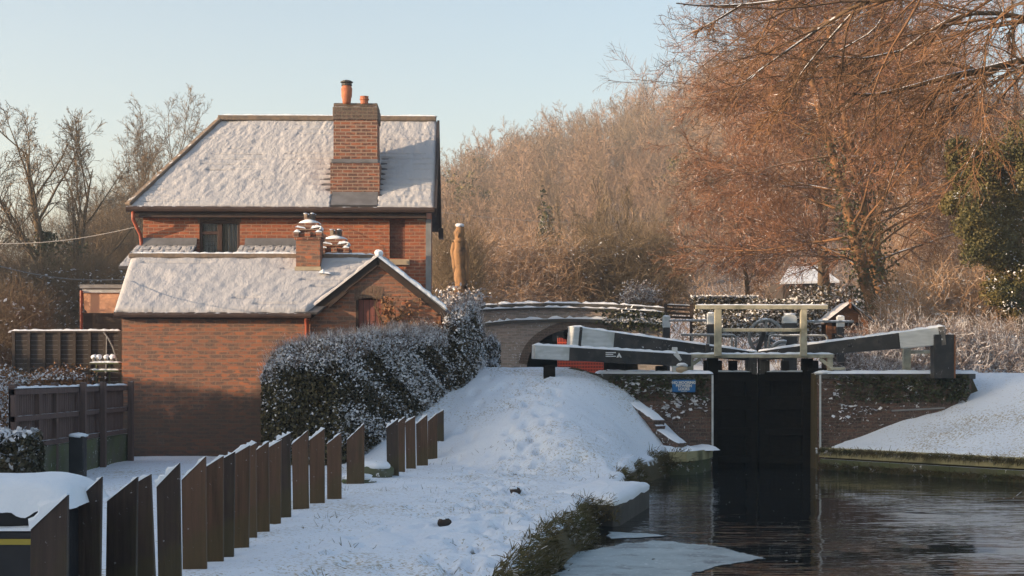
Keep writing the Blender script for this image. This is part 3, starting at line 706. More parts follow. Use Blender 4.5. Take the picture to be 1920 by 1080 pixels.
# lean to against the house front, with a gap for the window
lean = []
for (xa, xb) in ((-8.3, WO[0]-.05), (WO[1]+.02, -4.6)):
    p = MB(HX); p.slab((xa-.12,30.75,4.28),(xb,30.75,4.28),(xb,31.93,4.84),(xa,31.93,4.84),.06); p.box(xa+.05,xb-.02,30.9,31.98,3.4,4.2)
    o_ = p.build('lean_to_roof', M['slate'], house); lean.append(o_)
    snow_sheet('roof_snow', *[tp(q_) for q_ in ((xa-.12,30.75,4.28),(xb,30.75,4.28),(xb,31.93,4.84),(xa,31.93,4.84))], 70, 44, .012, .03, M['roofsnow'], o_, 5,
               lambda X,Y,u,v: -.022*((np.sin(v*2*np.pi*5.5) > .75) | ((np.abs((X*4.4+np.floor(v*5.5)*.5)%1-.5) > .46))) , f1=6, f2=14)
    p = MB(HX); p.slab((xa+.1,31.90,4.84),(xb,31.90,4.84),(xb,31.97,5.0),(xa+.1,31.97,5.0),.02); p.build('flashing', M['lead'], house)

# ------------------------------------------------------------------ outbuilding with its gabled wing
OY = 29.0
ob = thing('brick_outbuilding', 'low brown brick outbuilding with thick snow on its roof and a gabled wing', 'outbuilding', (-5.5,OY,.3))
oz = 3.26; ox0, ox1 = -7.86, -4.06; GYW = 29.12; gx0, gx1, gax, gz = -4.06, -1.44, -2.71, 4.30
mb = MB(); wall_front(mb, ox0, ox1, 0, oz, OY, [])
mb.add([(ox0,OY,0),(ox0,OY,oz),(ox0,30.5,4.32),(ox0,32.0,oz),(ox0,32.0,0)], [(0,1,2,3,4)])
mb.add([(ox1,OY,0),(ox1,GYW,0),(ox1,GYW,oz),(ox1,OY,oz)], [(0,1,2,3)])
DO = (XX(670,GYW), XX(714,GYW), ZZ(630,GYW), ZZ(556,GYW))
gl = lambda x: oz-.02 + (gz-.08-oz)*(1-abs(x-gax)/((gax-gx0) if x < gax else (gx1-gax)))
cols = sorted([gx0, DO[0], gax, DO[1], gx1])
for a, b in zip(cols, cols[1:]):
    inside = a >= DO[0]-1e-6 and b <= DO[1]+1e-6
    if inside:
        mb.add([(a,GYW,0),(b,GYW,0),(b,GYW,DO[2]),(a,GYW,DO[2])], [(0,1,2,3)]); mb.add([(a,GYW,DO[3]),(b,GYW,DO[3]),(b,GYW,gl(b)),(a,GYW,gl(a))], [(0,1,2,3)])
    else: mb.add([(a,GYW,0),(b,GYW,0),(b,GYW,gl(b)),(a,GYW,gl(a))], [(0,1,2,3)])
a,b,c,d = DO; e = GYW+.08
mb.add([(a,GYW,c),(a,e,c),(a,e,d),(a,GYW,d)], [(0,1,2,3)]); mb.add([(b,GYW,c),(b,GYW,d),(b,e,d),(b,e,c)], [(0,1,2,3)]); mb.add([(a,GYW,d),(a,e,d),(b,e,d),(b,GYW,d)], [(0,1,2,3)])
mb.add([(gx1,GYW,0),(gx1,32,0),(gx1,32,oz),(gx1,GYW,oz)], [(0,1,2,3)])
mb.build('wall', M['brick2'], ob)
rf = MB(); ey = OY-.16; zeo = oz-.04; zrr = 4.43; yrr = 30.5
rf.slab((ox0-.12,ey,zeo),(-3.9,ey,zeo),(-2.71,yrr,zrr),(ox0-.22,yrr,zrr),.05)
rf.slab((-2.6,32,zeo+.1),(ox0-.12,32,zeo+.1),(ox0-.22,yrr,zrr),(-2.6,yrr,zrr),.05)
oroof = rf.build('roof', M['slate'], ob)
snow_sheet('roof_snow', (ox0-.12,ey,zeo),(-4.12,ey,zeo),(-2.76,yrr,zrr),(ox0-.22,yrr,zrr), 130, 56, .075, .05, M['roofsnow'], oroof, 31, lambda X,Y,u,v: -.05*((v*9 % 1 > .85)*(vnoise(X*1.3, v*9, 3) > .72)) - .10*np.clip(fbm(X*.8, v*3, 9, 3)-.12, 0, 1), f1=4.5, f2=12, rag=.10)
mb = MB(); mb.beam((ox0-.24,yrr,zrr+.06),(-4.5,yrr,zrr+.05),.2,.10); mb.beam((-4.0,yrr,zrr+.05),(gax-.2,yrr,zrr+.03),.2,.10); mb.build('ridge_tiles', M['ridge'], oroof, bevel=.02)
mb = MB(); snow_strip(mb,(ox0-.2,yrr-.02,zrr+.10),(-4.55,yrr-.02,zrr+.10),.13,.035,36,5); snow_strip(mb,(-3.98,yrr-.02,zrr+.09),(gax-.2,yrr-.02,zrr+.07),.13,.035,12,6); mb.build('ridge_snow', M['snow'], oroof)
# wing roof: two slopes, verge boards, snow along the verges
ap = (gax, 29.06, gz+.06); lf = (gx0-.16, 29.06, oz-.10); rt = (gx1+.10, 29.06, oz-.0)
wr = MB(); wr.slab((lf[0],29.06,lf[2]),(lf[0],30.6,lf[2]),(gax,32,ap[2]),(gax,29.06,ap[2]),.06); wr.slab((rt[0],32,rt[2]),(rt[0],29.06,rt[2]),(gax,29.06,ap[2]),(gax,32,ap[2]),.06)
wroof = wr.build('roof', M['slate'], ob)
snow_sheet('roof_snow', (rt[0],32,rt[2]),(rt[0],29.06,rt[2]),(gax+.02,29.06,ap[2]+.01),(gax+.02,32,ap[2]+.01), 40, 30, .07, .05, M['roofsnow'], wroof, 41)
mb = MB(); mb.beam((lf[0]+.02,29.05,lf[2]-.08),(gax,29.05,ap[2]-.10),.05,.15); mb.beam((rt[0],29.05,rt[2]-.10),(gax,29.05,ap[2]-.10),.05,.12); mb.build('verge_board', M['hutdark'], ob)
mb = MB(); snow_strip(mb, (lf[0],29.06,lf[2]+.01), (gax+.03,29.06,ap[2]+.01), .17, .06, 22, 8, .3); mb.build('verge_snow', M['roofsnow'], wroof)
mb = MB(); snow_strip(mb, (gax-.03,29.06,ap[2]+.01), (rt[0]+.02,29.06,rt[2]+.02), .17, .07, 22, 9, .3); mb.lump((gax+.02,29.10,ap[2]+.06),(.10,.10,.07),3); mb.build('verge_snow', M['snow'], wroof)
mb = MB(); mb.beam((gax-.62,29.0,ap[2]-.72),(gax-.98,29.0,ap[2]-1.02),.10,.05); mb.build('purlin_end', M['hutdark'], ob)
mb = MB(); mb.tube([(ox0-.1,ey-.03,oz-.09),(-4.02,ey-.03,oz-.11)], .055, 8); mb.box(ox0, ox1, ey+.06, OY-.003, oz-.17, oz-.08); mb.build('gutter', M['gutter'], ob)
mb = MB(); xp = XX(575,28.9); mb.tube([(xp,ey-.02,oz-.10),(xp,ey+.02,oz-.2),(xp,OY-.06,oz-.3),(xp,OY-.06,.3)], .042, 10); mb.build('downpipe', M['redpipe'], ob, smooth=True)
mb = MB(); mb.box(DO[0],DO[1],GYW+.05,GYW+.08,DO[2]-.3,DO[3]-.06); d_ = mb.build('door', M['reddoor'], ob)
mb = MB()
for i in range(1,4): xx = DO[0]+(DO[1]-DO[0])*i/4; mb.box(xx-.006,xx+.006,GYW+.045,GYW+.05,DO[2]-.3,DO[3]-.06)
mb.box(DO[0]+.30,DO[0]+.36,GYW+.038,GYW+.05,DO[2]+.28,DO[2]+.30); mb.build('board_joint', M['hutdark'], d_)
mb = MB(); mb.box(DO[0]-.03,DO[0]+.02,GYW-.004,GYW+.05,DO[2],DO[3]-.02); mb.build('door_frame', M['hutdark'], ob)
mb = MB()
for i in range(14):
    k = (i+.5)/14-.5; x0 = DO[0]-.06+(DO[1]-DO[0]+.12)*i/14; zt = DO[3]+.22-.25*k*k; mb.box(x0, x0+(DO[1]-DO[0]+.12)/14*.9, GYW-.006, GYW+.05, zt-.25, zt)
mb.build('door_arch', M['soldier'], ob)
# two little stacks with crown pots on the outbuilding
def little_stack(x0, x1, y0, zb, zt, hy=.5):
    w = x1-x0; xm = (x0+x1)/2; s = MB(); s.box(x0,x1,y0,y0+hy,zb,zt)
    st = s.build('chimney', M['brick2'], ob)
    c = MB(); c.box(x0-.03,x1+.03,y0-.03,y0+hy+.03,zt,zt+.06)
    for i in (0,2,4): a = x0-.05+(w+.10)*i/5; c.box(a, a+(w+.10)/5, y0-.05, y0+hy+.05, zt+.06, zt+.16)
    c.box(x0+.02,x1-.02,y0+.03,y0+hy-.03,zt+.06,zt+.20); c.box(x0-.0,x1+.0,y0-.0,y0+hy,zt+.20,zt+.27); c.box(x0+.03,x1-.03,y0+.03,y0+hy-.03,zt+.27,zt+.36)
    c.build('corbel', M['brick_ch'], st, bevel=.01)
    n = MB(); 
    for (a, b) in ((x0-.05,x0+.10),(x1-.10,x1+.05)): snow_strip(n,(a,y0-.01,zt+.16),(b,y0-.01,zt+.16),.10,.045,4,int(a*50)%9)
    snow_strip(n,(x0-.02,y0+.02,zt+.27),(xm-.05,y0+.02,zt+.235),.09,.04,5,2); snow_strip(n,(xm+.06,y0+.02,zt+.235),(x1+.03,y0+.02,zt+.275),.09,.045,5,4)
    n.lump((xm,y0+hy/2,zt+.37),(w*.46,hy*.5,.075),7,14,6,.1); n.lump((x1+.01,y0+.1,zt+.24),(.05,.12,.05),5); n.build('snow_cap', M['snow'], st, smooth=True)
    p = MB(); z = zt+.42; r = w*.24
    for i in range(4):
        a0 = i*math.pi/2+.15; pts = []
        for k in range(5): q = a0+(math.pi/2-.5)*k/4; pts.append((xm+r*math.cos(q), y0+hy/2+r*math.sin(q)))
        inn = [(xm+(p_[0]-xm)*.72, y0+hy/2+(p_[1]-y0-hy/2)*.72) for p_ in pts[::-1]]; p.flat(pts+inn, z+.06, z+.15)
    p.lathe((xm,y0+hy/2,z), [(r*.95,0),(r,.06)], 16); p.build('crown_pot', M['corbel'], st)
    for i in range(4): n = MB(); a0 = i*math.pi/2+.15+.53; n.lump((xm+r*.86*math.cos(a0),y0+hy/2+r*.86*math.sin(a0),z+.15),(.045,.045,.016),i); n.build('pot_snow', M['snow'], st)
    f = MB(); f.box(x0-.02,x1+.02,y0-.03,y0+.05,zb+.22,zb+.30); f.build('fillet', M['mortar_lt'], st)
    return st
little_stack(XX(555,30.0), XX(600,30.0), 30.0, 3.92, ZZ(450,30.0))
little_stack(XX(604,31.0), XX(651,31.0), 31.0, 3.7, ZZ(479,31.0), .45)
mb = MB(); snow_strip(mb,(XX(598,29.85),29.85,ZZ(512,29.85)),(XX(620,29.85),29.85,ZZ(514,29.85)),.14,.07,6,3); mb.build('snow_lump', M['snow'], oroof)
# dry vine on the gable
rng = np.random.RandomState(5)
vn = thing('climbing_vine', 'dry brown climber hanging on the brick gable beside the red hatch', 'climber', (XX(735,29.0),29.05,1.5))
P = np.array([at(rng.uniform(712,735), rng.uniform(600,655), 29.07) for _ in range(16)]); D = np.stack([rng.uniform(-.5,.8,16), np.zeros(16)-.02, np.ones(16)],-1)
V_, F_ = sprigs(3, P, D, rng.uniform(.5,1.0,16), .012, 6, .25, -.02, sides=3); mesh_np('stem', V_, F_, M['bark'], vn)
C = np.concatenate([np.array([at(rng.normal(727,7), rng.uniform(556,640), 29.0-rng.rand()*.12) for _ in range(230)]), np.array([at(rng.uniform(735,830), rng.uniform(612,655)-10*rng.rand(), 29.0-rng.rand()*.14) for _ in range(520)]), np.array([at(rng.uniform(722,790), rng.normal(590,16), 29.04-rng.rand()*.08) for _ in range(90)])])
V_, F_ = leaves(rng, C, .035); mesh_np('foliage', V_, F_, M['vine'], vn)
# ------------------------------------------------------------------ slant topped planks along the towpath
PL = [(57,126,993,927,8.2),(131,190,950,893,9.3),(200,257,940,893,9.9),(0,282,905,888,10.4),(293,336,913,867,11.2),(340,385,900,855,12.06),(0,418,882,854,12.5),(0,440,862,846,13.0),
      (0,468,858,834,13.5),(0,479,838,830,14.3),(0,503,853,827,14.9),(0,527,845,824,15.8),(0,544,826,811,16.5),(547,577,833,806,17.4),(580,608,825,803,18.0),(613,640,832,810,18.7),(650,683,825,793,21.2),
      (724,746,802,785,22.8),(0,759,800,781,23.7),(760,778,792,780,24.5),(780,801,795,777,25.4),(802,820,790,774,26.2),(0,832,778,768,27.0)]
ORD = 'first second third fourth fifth sixth seventh eighth ninth tenth eleventh twelfth thirteenth fourteenth fifteenth sixteenth seventeenth'.split()
rr = random.Random(4)
for i, (xl, xr_, yl, yt, Y) in enumerate(PL):
    xb = XX(xr_, Y); w = .20 if not xl else (xr_-xl)*Y/FPX; xa = xb-w; zt = ZZ(yt, Y); zl = ZZ(yl, Y); 
    if not xl: zl = min(zl, zt-.12)
    z0 = hz((xa+xb)/2, Y)-.15; th = .045
    lean = rr.uniform(-.02,.02) if i not in (3,) else .045
    if i < 17: lab = 'dark brown plank with a slanted snowy top, %s from the left end of the row' % ORD[i]
    else: lab = 'brown plank with a slanted top in the short far row, %s from its left end' % ORD[i-17]
    a0, b0 = xa+lean, xb+lean
    m = MB(); m.prism([(a0,z0),(b0,z0),(xb,zt),(xa,zl)], Y, Y+th)
    if i % 4 == 1: lab = lab
    o = m.build('wooden_plank', M['plank'] if (i < 5 or i % 5 == 2) else M['plank2'], None, (xa, Y, z0), bevel=.006)
    tag(o, lab, 'fence plank', 'slant-topped planks along the towpath')
    o.rotation_euler = (0, 0, 0)
    s = MB(); snow_strip(s, (xa-.003,Y+th/2,zl-.004), (xb+.003,Y+th/2,zt-.004), th+.012, rr.uniform(.012,.035) if i else .05, 9, i, .7); s.build('snow_cap', M['snow'], o)
# black box with deep snow, bottom left corner of the view
o = thing('grit_box', 'black box under a thick cap of snow behind the nearest plank', 'box', (-3.35,9.3,.3))
m = MB(); m.box(-3.95,-2.80,9.0,9.7,.25,1.22); m.box(-3.95,-2.80,8.955,9.0,.25,1.02); m.build('body', M['boxblack'], o, bevel=.02)
m = MB(); m.box(-3.96,-2.79,8.945,8.952,.935,.97); m.build('yellow_band', M['yellow'], o)
m = MB(); snow_strip(m,(-3.97,8.975,1.02),(-2.79,8.975,1.02),.06,.03,14,3); m.build('ledge_snow', M['snow'], o)
vs = []; n1, n2 = 46, 16
for j in range(n2+1):
    for i in range(n1+1):
        u = i/n1; v = j/n2; x = -4.03+1.30*u; y = 8.93+.84*v
        e = max(0, 1-(2*u-1)**6)*max(0, 1-(2*v-1)**4); z = 1.16+.19*e**.5+.035*float(fbm(x*4,y*4,8))
        if v < .05: z = 1.16-.06*max(0,float(fbm(x*5,1.,12,3))*4+.1)-.11*math.exp(-((x+3.37)/.07)**2)
        vs.append((x, y-(.02 if v < .05 else 0), z))
m = MB().add(vs, [(j*(n1+1)+i, j*(n1+1)+i+1, (j+1)*(n1+1)+i+1, (j+1)*(n1+1)+i) for j in range(n2) for i in range(n1)]); m.build('snow_cap', M['snow'], o, smooth=True)

# ------------------------------------------------------------------ garden side
FX = -7.33
fen = thing('garden_fence', 'brown timber fence on mossy concrete boards running up to the outbuilding', 'fence', (FX,25,.3))
PX_Y = [21.35,22.45,23.3,24.45,25.65,27.5]
fx = lambda Y: FX - (.12 if Y < 24 else .0)
for Y in PX_Y:
    m = MB(); m.box(fx(Y)-.0,fx(Y)+.10,Y-.05,Y+.05,.15,1.83); m.box(fx(Y)-.005,fx(Y)+.105,Y-.055,Y+.055,1.83,1.845); m.build('post', M['fencewood'], fen, bevel=.008)
m = MB(); ys_ = np.arange(21.3,27.45,.10)
for y in ys_: m.box(FX-.115,FX-.09,y,y+.085,.90,1.77)
m.build('boards', M['fencewood'], fen)
for z in (1.72,1.32,.90):
    m = MB(); m.box(FX-.088,FX-.01,21.3,27.5,z-.04,z+.04); m.build('rail', M['fencewood'], fen)
m = MB(); snow_strip(m,(FX-.06,21.3,1.775),(FX-.06,27.5,1.775),.10,.03,40,5); m.build('snow_cap', M['snow'], fen)
m = MB(); m.box(FX-.10,FX-.03,21.3,27.6,.0,.85); m.build('gravel_board', M['moss'], fen)
o = thing('dark_post', 'short dark post with a snow cap in front of the mossy fence boards', 'post', (-6.98,23.2,.3))
m = MB(); m.box(-7.10,-6.86,23.05,23.25,.1,.99); m.build('shaft', M['black'], o, bevel=.02); m = MB(); m.lump((-6.98,23.15,1.0),(.15,.13,.045),2); m.build('snow_cap', M['snow'], o, smooth=True)
pan = thing('panel_fence', 'dark larch lap fence panel with snowy top behind the garden', 'fence', (-9.8,30.6,1.5))
yf = 30.6; xa, xb = XX(27,yf), XX(226,yf)
m = MB()
for i in range(14): z = 1.5+i*(ZZ(624,yf)-1.5)/14; m.beam((xa,yf+.0,z+.06),(xb,yf+.0,z+.06),.02,.135,roll=R(8))
m.build('boards', M['larch'], pan)
for i in range(8): x = xa+(xb-xa)*i/7; m = MB(); m.box(x-.03,x+.03,yf-.06,yf-.02,1.4,ZZ(622,yf)); m.build('batten', M['larch'], pan)
m = MB(); m.box(xa-.05,xb+.02,yf-.05,yf+.06,ZZ(624,yf),ZZ(620.5,yf)); m.build('cap_rail', M['larch'], pan); m = MB(); snow_strip(m,(xa-.05,yf,ZZ(620.5,yf)),(xb,yf,ZZ(620.5,yf)),.1,.035,40,2); m.build('snow_cap', M['snow'], pan)
sh = thing('flat_roof_shed', 'peach flat roofed building behind the larch fence panel', 'outbuilding', (-10.6,35,1.5))
ysd = 35; m = MB(); m.box(XX(157,ysd),XX(300,ysd),ysd,ysd+3,1.4,ZZ(541,ysd)); m.build('wall', M['peach'], sh)
m = MB(); m.box(XX(152,ysd),XX(300,ysd),ysd-.12,ysd+3.1,ZZ(541,ysd),ZZ(534,ysd)); m.build('roof', M['greypaint'], sh); m = MB(); m.box(XX(155,ysd),XX(300,ysd),ysd-.06,ysd-.003,ZZ(549,ysd),ZZ(542.5,ysd)); m.build('fascia', M['white'], sh)
m = MB(); m.box(XX(158,ysd),XX(300,ysd),ysd-.05,ysd-.004,1.4,ZZ(587,ysd)); m.build('cladding', M['larch'], sh)
m = MB(); m.tube([(XX(154.5,ysd),ysd-.1,ZZ(545,ysd)),(XX(154.5,ysd),ysd-.1,1.4)],.035,8); m.build('downpipe', M['redpipe'], sh)
m = MB(); m.tube([(XX(158,ysd),ysd-.05,ZZ(576,ysd)),(XX(162,ysd),ysd-.25,ZZ(577,ysd)),(XX(164,ysd),ysd-.25,ZZ(584,ysd))],.02,6); m.lathe((XX(164,ysd),ysd-.25,ZZ(587,ysd)),[(.07,0),(.03,.06)],10); m.build('wall_lamp', M['dark'], sh)
st = thing('plant_staging', 'green tiered plant stand with snowy shelves beside the outbuilding corner', 'plant stand', (-8.4,29.3,1.6))
y0 = 29.3; m = MB()
for p in (680,694): m.box(XX(171,y0),XX(226,y0),y0-.15,y0+.25,ZZ(p,y0)-.03,ZZ(p,y0))
m.build('shelf', M['moss'], st); m = MB()
for p in (680,694): snow_strip(m,(XX(171,y0),y0+.05,ZZ(p,y0)),(XX(226,y0),y0+.05,ZZ(p,y0)),.36,.03,12,p)
m.build('snow_cap', M['snow'], st)
for x in (174,199,222): m = MB(); m.beam((XX(x,y0),y0+.25,1.4),(XX(x,y0),y0+.25,ZZ(676,y0)),.03,.03); m.build('leg', M['moss'], st)
for i, x in enumerate((176,184,199,210)):
    o = thing('flower_pot', 'small snow topped pot on the green stand, %s from the left' % ORD[i], 'flower pot', (XX(x,y0),y0+.05,ZZ(680,y0)+.02), 'pots on the plant stand')
    m = MB(); m.lathe((XX(x,y0),y0+.05,ZZ(680,y0)+.02),[(.045,0),(.06,.07),(.065,.09)],10); m.build('pot', M['gatetop'], o); m = MB(); m.lump((XX(x,y0),y0+.05,ZZ(680,y0)+.11),(.068,.068,.055),i); m.build('snow_cap', M['snow'], o, smooth=True)
o = thing('garden_hose_hoop', 'thin wire hoop arching against the larch fence panel', 'plant hoop', (-8.6,30.0,1.6))
m = MB(); m.tube([at(194,622,30.2),at(203,634,30.2),at(212,652,30.2),at(220,680,30.2)],.018,6); m.tube([at(200,630,30.2),at(199,700,30.2)],.015,6); m.build('frame', M['iron'], o)

def bush(name, label, cat, pts_fn, n, size, mat, seed, snow_n=0, snow_fn=None, ssize=None, stems=0, smat='bark', loc=(0,0,0), height_=.5):
    o = thing(name, label, cat, loc); rg = np.random.RandomState(seed)
    C = pts_fn(rg, n); V, F_ = leaves(rg, C, size); mesh_np('foliage', V, F_, mat, o)
    if snow_n: C = (snow_fn or pts_fn)(rg, snow_n); V, F_ = leaves(rg, C, ssize or size*.8, np.array([0,0,1.2]), .7); tag(mesh_np('snow', V, F_, M['hedgesnow'], o), kind='stuff')
    if stems:
        P = np.stack([loc[0]+rg.uniform(-.4,.4,stems), loc[1]+rg.uniform(-.3,.3,stems), np.full(stems,loc[2])], -1); D = np.stack([rg.randn(stems)*.4, rg.randn(stems)*.4, np.ones(stems)], -1)
        V, F_ = sprigs(seed, P, D, rg.uniform(.5,1,stems)*height_, .008, 4, .2, sides=3); mesh_np('stem', V, F_, M[smat], o)
    return o
bush('frosted_shrub', 'russet leaved shrub with frost in front of the larch fence panel', 'shrub', lambda r,n: np.array([at(r.normal(115,26), 722-abs(r.normal(0,14)), 28.6+r.rand()*.8) for _ in range(n)]), 1500, .035, M['vine'], 3, 500, lambda r,n: np.array([at(r.normal(112,28), 712-abs(r.normal(0,9)), 28.5+r.rand()*.6) for _ in range(n)]), .026, 30, loc=(XX(115,29),29,1.5), height_=.7)
bush('frosted_shrub', 'green and white shrub at the left end of the garden fence', 'shrub', lambda r,n: np.array([at(r.normal(60,18), 720-abs(r.normal(0,7)), 29+r.rand()*.6) for _ in range(n)]), 500, .04, M['ivy'], 4, 260, None, .03, 12, loc=(XX(60,29),29.2,1.5), height_=.4)
bush('ivy_bush', 'dark ivy mound with snow on top at the left edge below the fence', 'shrub', lambda r,n: np.array([(XX(x,21.2), 20.9+r.rand()*.9, ZZ(812+r.rand()**.8*75,21.2)) for x in r.uniform(-70,62,n)]), 4200, .05, M['leaf'], 6, 1300, lambda r,n: np.array([(XX(x,21.2), 20.9+r.rand()*.9, ZZ(812+r.rand()**3*70+r.randn()*4,21.2)) for x in r.uniform(-70,58,n)]), .05, 0, loc=(XX(20,21.2),21.3,.3))
bush('snowy_scrub', 'tangle of frosted stems behind the left end of the timber fence', 'shrub', lambda r,n: np.array([(XX(x,24.5), 24+r.rand()*1.5, ZZ(690+r.rand()*125+.4*x,24.5)) for x in r.uniform(-60,42,n)]), 2600, .03, M['vine'], 7, 2400, None, .03, 60, loc=(XX(10,24.5),24.7,.9), height_=1.6)
for i,(p,q) in enumerate((((-20,457),(262,424)),((-20,494),(232,524)))):
    m = MB(); a = Vector(at(p[0],p[1],27 if i else 33)); b = Vector(at(q[0],q[1],29.6 if i else 31.9)); 
    m.tube([a.lerp(b,k/10)+Vector((0,0,-.12*math.sin(math.pi*k/10))) for k in range(-8,11)], .010, 4)
    tag(m.build('overhead_wire', M['cable'], None, tuple(b)), ['thin overhead wire reaching the house eave from the left','thin overhead wire reaching the outbuilding roof from the left'][i], 'wire')
m = MB(); a = Vector(at(826,398,60)); b = Vector(at(1270,412,60)); m.tube([a.lerp(b,k/12)+Vector((0,0,-.25*math.sin(math.pi*k/12))) for k in range(13)], .012, 4); tag(m.build('overhead_wire', M['cable'], None, tuple(a)), 'faint wire crossing in front of the hillside wood', 'wire')

# ------------------------------------------------------------------ hedges
def inpoly(P, poly):
    x, y = P[:,0], P[:,1]; ins = np.zeros(len(P), bool); dm = np.full(len(P), 9e9)
    for i in range(len(poly)):
        a = np.array(poly[i]); b = np.array(poly[(i+1)%len(poly)])
        c = ((a[1] > y) != (b[1] > y)); xi = (b[0]-a[0])*(y-a[1])/((b[1]-a[1]) if b[1] != a[1] else 1e-9)+a[0]; ins ^= c & (x < xi)
        d = b-a; tt = np.clip(((P[:,:2]-a)@d)/(d@d), 0, 1); dm = np.minimum(dm, np.linalg.norm(P[:,:2]-a-tt[:,None]*d, axis=1))
    return ins, dm
def hedge(label, poly, top, seed, n, green=None, fringe=2000, dens_snow=1.0):
    rg = np.random.RandomState(seed); poly = [np.array(p) for p in poly]; c = sum(poly)/len(poly)
    o = thing('clipped_hedge', label, 'hedge', (c[0],c[1],hz(c[0],c[1])), 'snowy hedges beside the towpath')
    lo = np.min(poly,0); hi = np.max(poly,0)
    def sample(n, shell):
        out = []; tot = 0
        while tot < n:
            P = np.stack([rg.uniform(lo[0],hi[0],n), rg.uniform(lo[1],hi[1],n), np.zeros(n)], -1); ins, dm = inpoly(P, poly)
            g = height(P[:,0],P[:,1]); zt = top(P[:,0],P[:,1]) + .16*fbm(P[:,0]*1.6,P[:,1]*1.6,seed)
            zt = zt - .30*np.clip(1-dm/.35,0,1)**2
            z = g + (zt-g)*rg.rand(n); 
            side = dm + .12*fbm(P[:,0]*3+z*2, P[:,1]*3+z*3, seed+2)
            ok = ins & ((side < shell) | (zt-z < shell)) & (side > -.02); P[:,2] = z
            k = P[ok]; out.append(np.concatenate([k, (zt-z)[ok][:,None], dm[ok][:,None]], 1)); tot += ok.sum()
        return np.concatenate(out)[:n]
    S = sample(n, .20); C = S[:,:3]
    bare = vnoise(C[:,0]*2.2+C[:,2]*2.2, C[:,1]*2.2+C[:,2]*1.1, seed+4); C = C[(bare < .80) | (S[:,3] < .3)]
    V, F_ = leaves(rg, C, .028, aspect=.7)
    mesh_np('foliage', V, F_, M['leaf'], o)
    if green is not None:
        S2 = sample(int(n*.6), .14); k = green(S2[:,:3]) > rg.rand(len(S2)); V, F_ = leaves(rg, S2[k,:3], .03, aspect=.75); mesh_np('olive_foliage', V, F_, M['leaf_ol'], o)
    S3 = sample(int(n*1.5*dens_snow), .15); hgt = S3[:,3]
    cl = .6*vnoise(S3[:,0]*2.6+S3[:,2]*1.7, S3[:,1]*2.6+S3[:,2]*3.4, seed+7)+.4*vnoise(S3[:,0]*6+S3[:,2]*4, S3[:,1]*6+S3[:,2]*8, seed+8)
    pk = np.where(hgt < .12, .9, .05+2.9*np.clip(cl-.40,0,1)*(.6+.8*np.exp(-hgt/.7)))*(1 if green is None else 1-.85*green(S3[:,:3]))
    k = rg.rand(len(S3)) < pk; V, F_ = leaves(rg, S3[k,:3]+np.array([0,-.01,.015]), .024, np.array([0,-.3,1.0]), .8, .8); tag(mesh_np('snow', V, F_, M['hedgesnow'], o), kind='stuff')
    S4 = sample(fringe*6, .12); S4 = S4[S4[:,3] < .14][:fringe]
    D = np.stack([rg.randn(len(S4))*.35, rg.randn(len(S4))*.35, np.ones(len(S4))], -1); V, F_ = sprigs(seed, S4[:,:3]-np.array([0,0,.06]), D, rg.uniform(.10,.34,len(S4)), .005, 3, .2, sides=2); mesh_np('twigs', V, F_, M['twig_frost'], o)
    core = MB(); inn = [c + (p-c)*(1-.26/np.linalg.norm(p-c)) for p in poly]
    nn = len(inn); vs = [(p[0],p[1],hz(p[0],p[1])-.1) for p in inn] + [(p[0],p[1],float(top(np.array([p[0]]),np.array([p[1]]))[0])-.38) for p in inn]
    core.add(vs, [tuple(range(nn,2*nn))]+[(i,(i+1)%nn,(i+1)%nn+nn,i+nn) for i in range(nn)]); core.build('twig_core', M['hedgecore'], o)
    return o
def topA(x, y): return np.interp(x, [-4.75,-4.3,-3.6,-1.3], [2.15,2.48,2.62,2.97])
grA = lambda C: .95*sm((-2.95-C[:,0]+.25*fbm(C[:,0]*2,C[:,2]*2,3))/.3)*sm((2.15-C[:,2]+.5*fbm(C[:,0]*2,C[:,2]*2,9))/.5)*sm((C[:,2]-.2)/.2)
hedge('long snow dusted hedge in front of the gabled wing, olive green at its near end', [(-4.66,26.7),(-4.3,26.35),(-3.2,26.2),(-2.75,26.5),(-2.0,27.6),(-1.28,28.85),(-1.6,29.0),(-2.4,28.95),(-4.3,28.3),(-4.7,27.6)], topA, 12, 46000, grA, 9000)
hedge('tall dark hedge with snow between the long hedge and the bridge', [(-1.36,28.9),(-1.0,29.0),(-.72,29.6),(-.52,30.6),(-.75,31.2),(-1.3,31.0)], lambda x,y: 3.42+.10*np.sin((x+1)*9)-.45*np.maximum(0,x+.75)/.25, 22, 18000, None, 1400, .9)
hedge('small square dark hedge nearest the bridge arch', [(-.64,31.6),(-.35,31.5),(-.25,31.9),(-.3,32.4),(-.62,32.4)], lambda x,y: 2.93+0*x, 32, 5000, None, 300, .7)
bush('frosted_bramble', 'frosted brown bramble between the gabled wing and the long hedge', 'shrub', lambda r,n: np.array([at(r.uniform(770,842), 612+r.rand()*26-10*r.rand(), 28.95+r.rand()*.08) for _ in range(n)]), 500, .03, M['vine'], 14, 500, None, .028, 25, loc=(XX(810,29),28.98,1.6), height_=1.3)
bush('snowy_shrub', 'frosted shrub at the foot of the carved trunk beside the house', 'shrub', lambda r,n: np.array([at(r.normal(862,22), 575-abs(r.normal(0,16)), 40.5+r.rand()) for _ in range(n)]), 900, .05, M['twig_frost'], 15, 700, None, .05, 40, loc=(XX(862,41),41,2.6), height_=1.6)
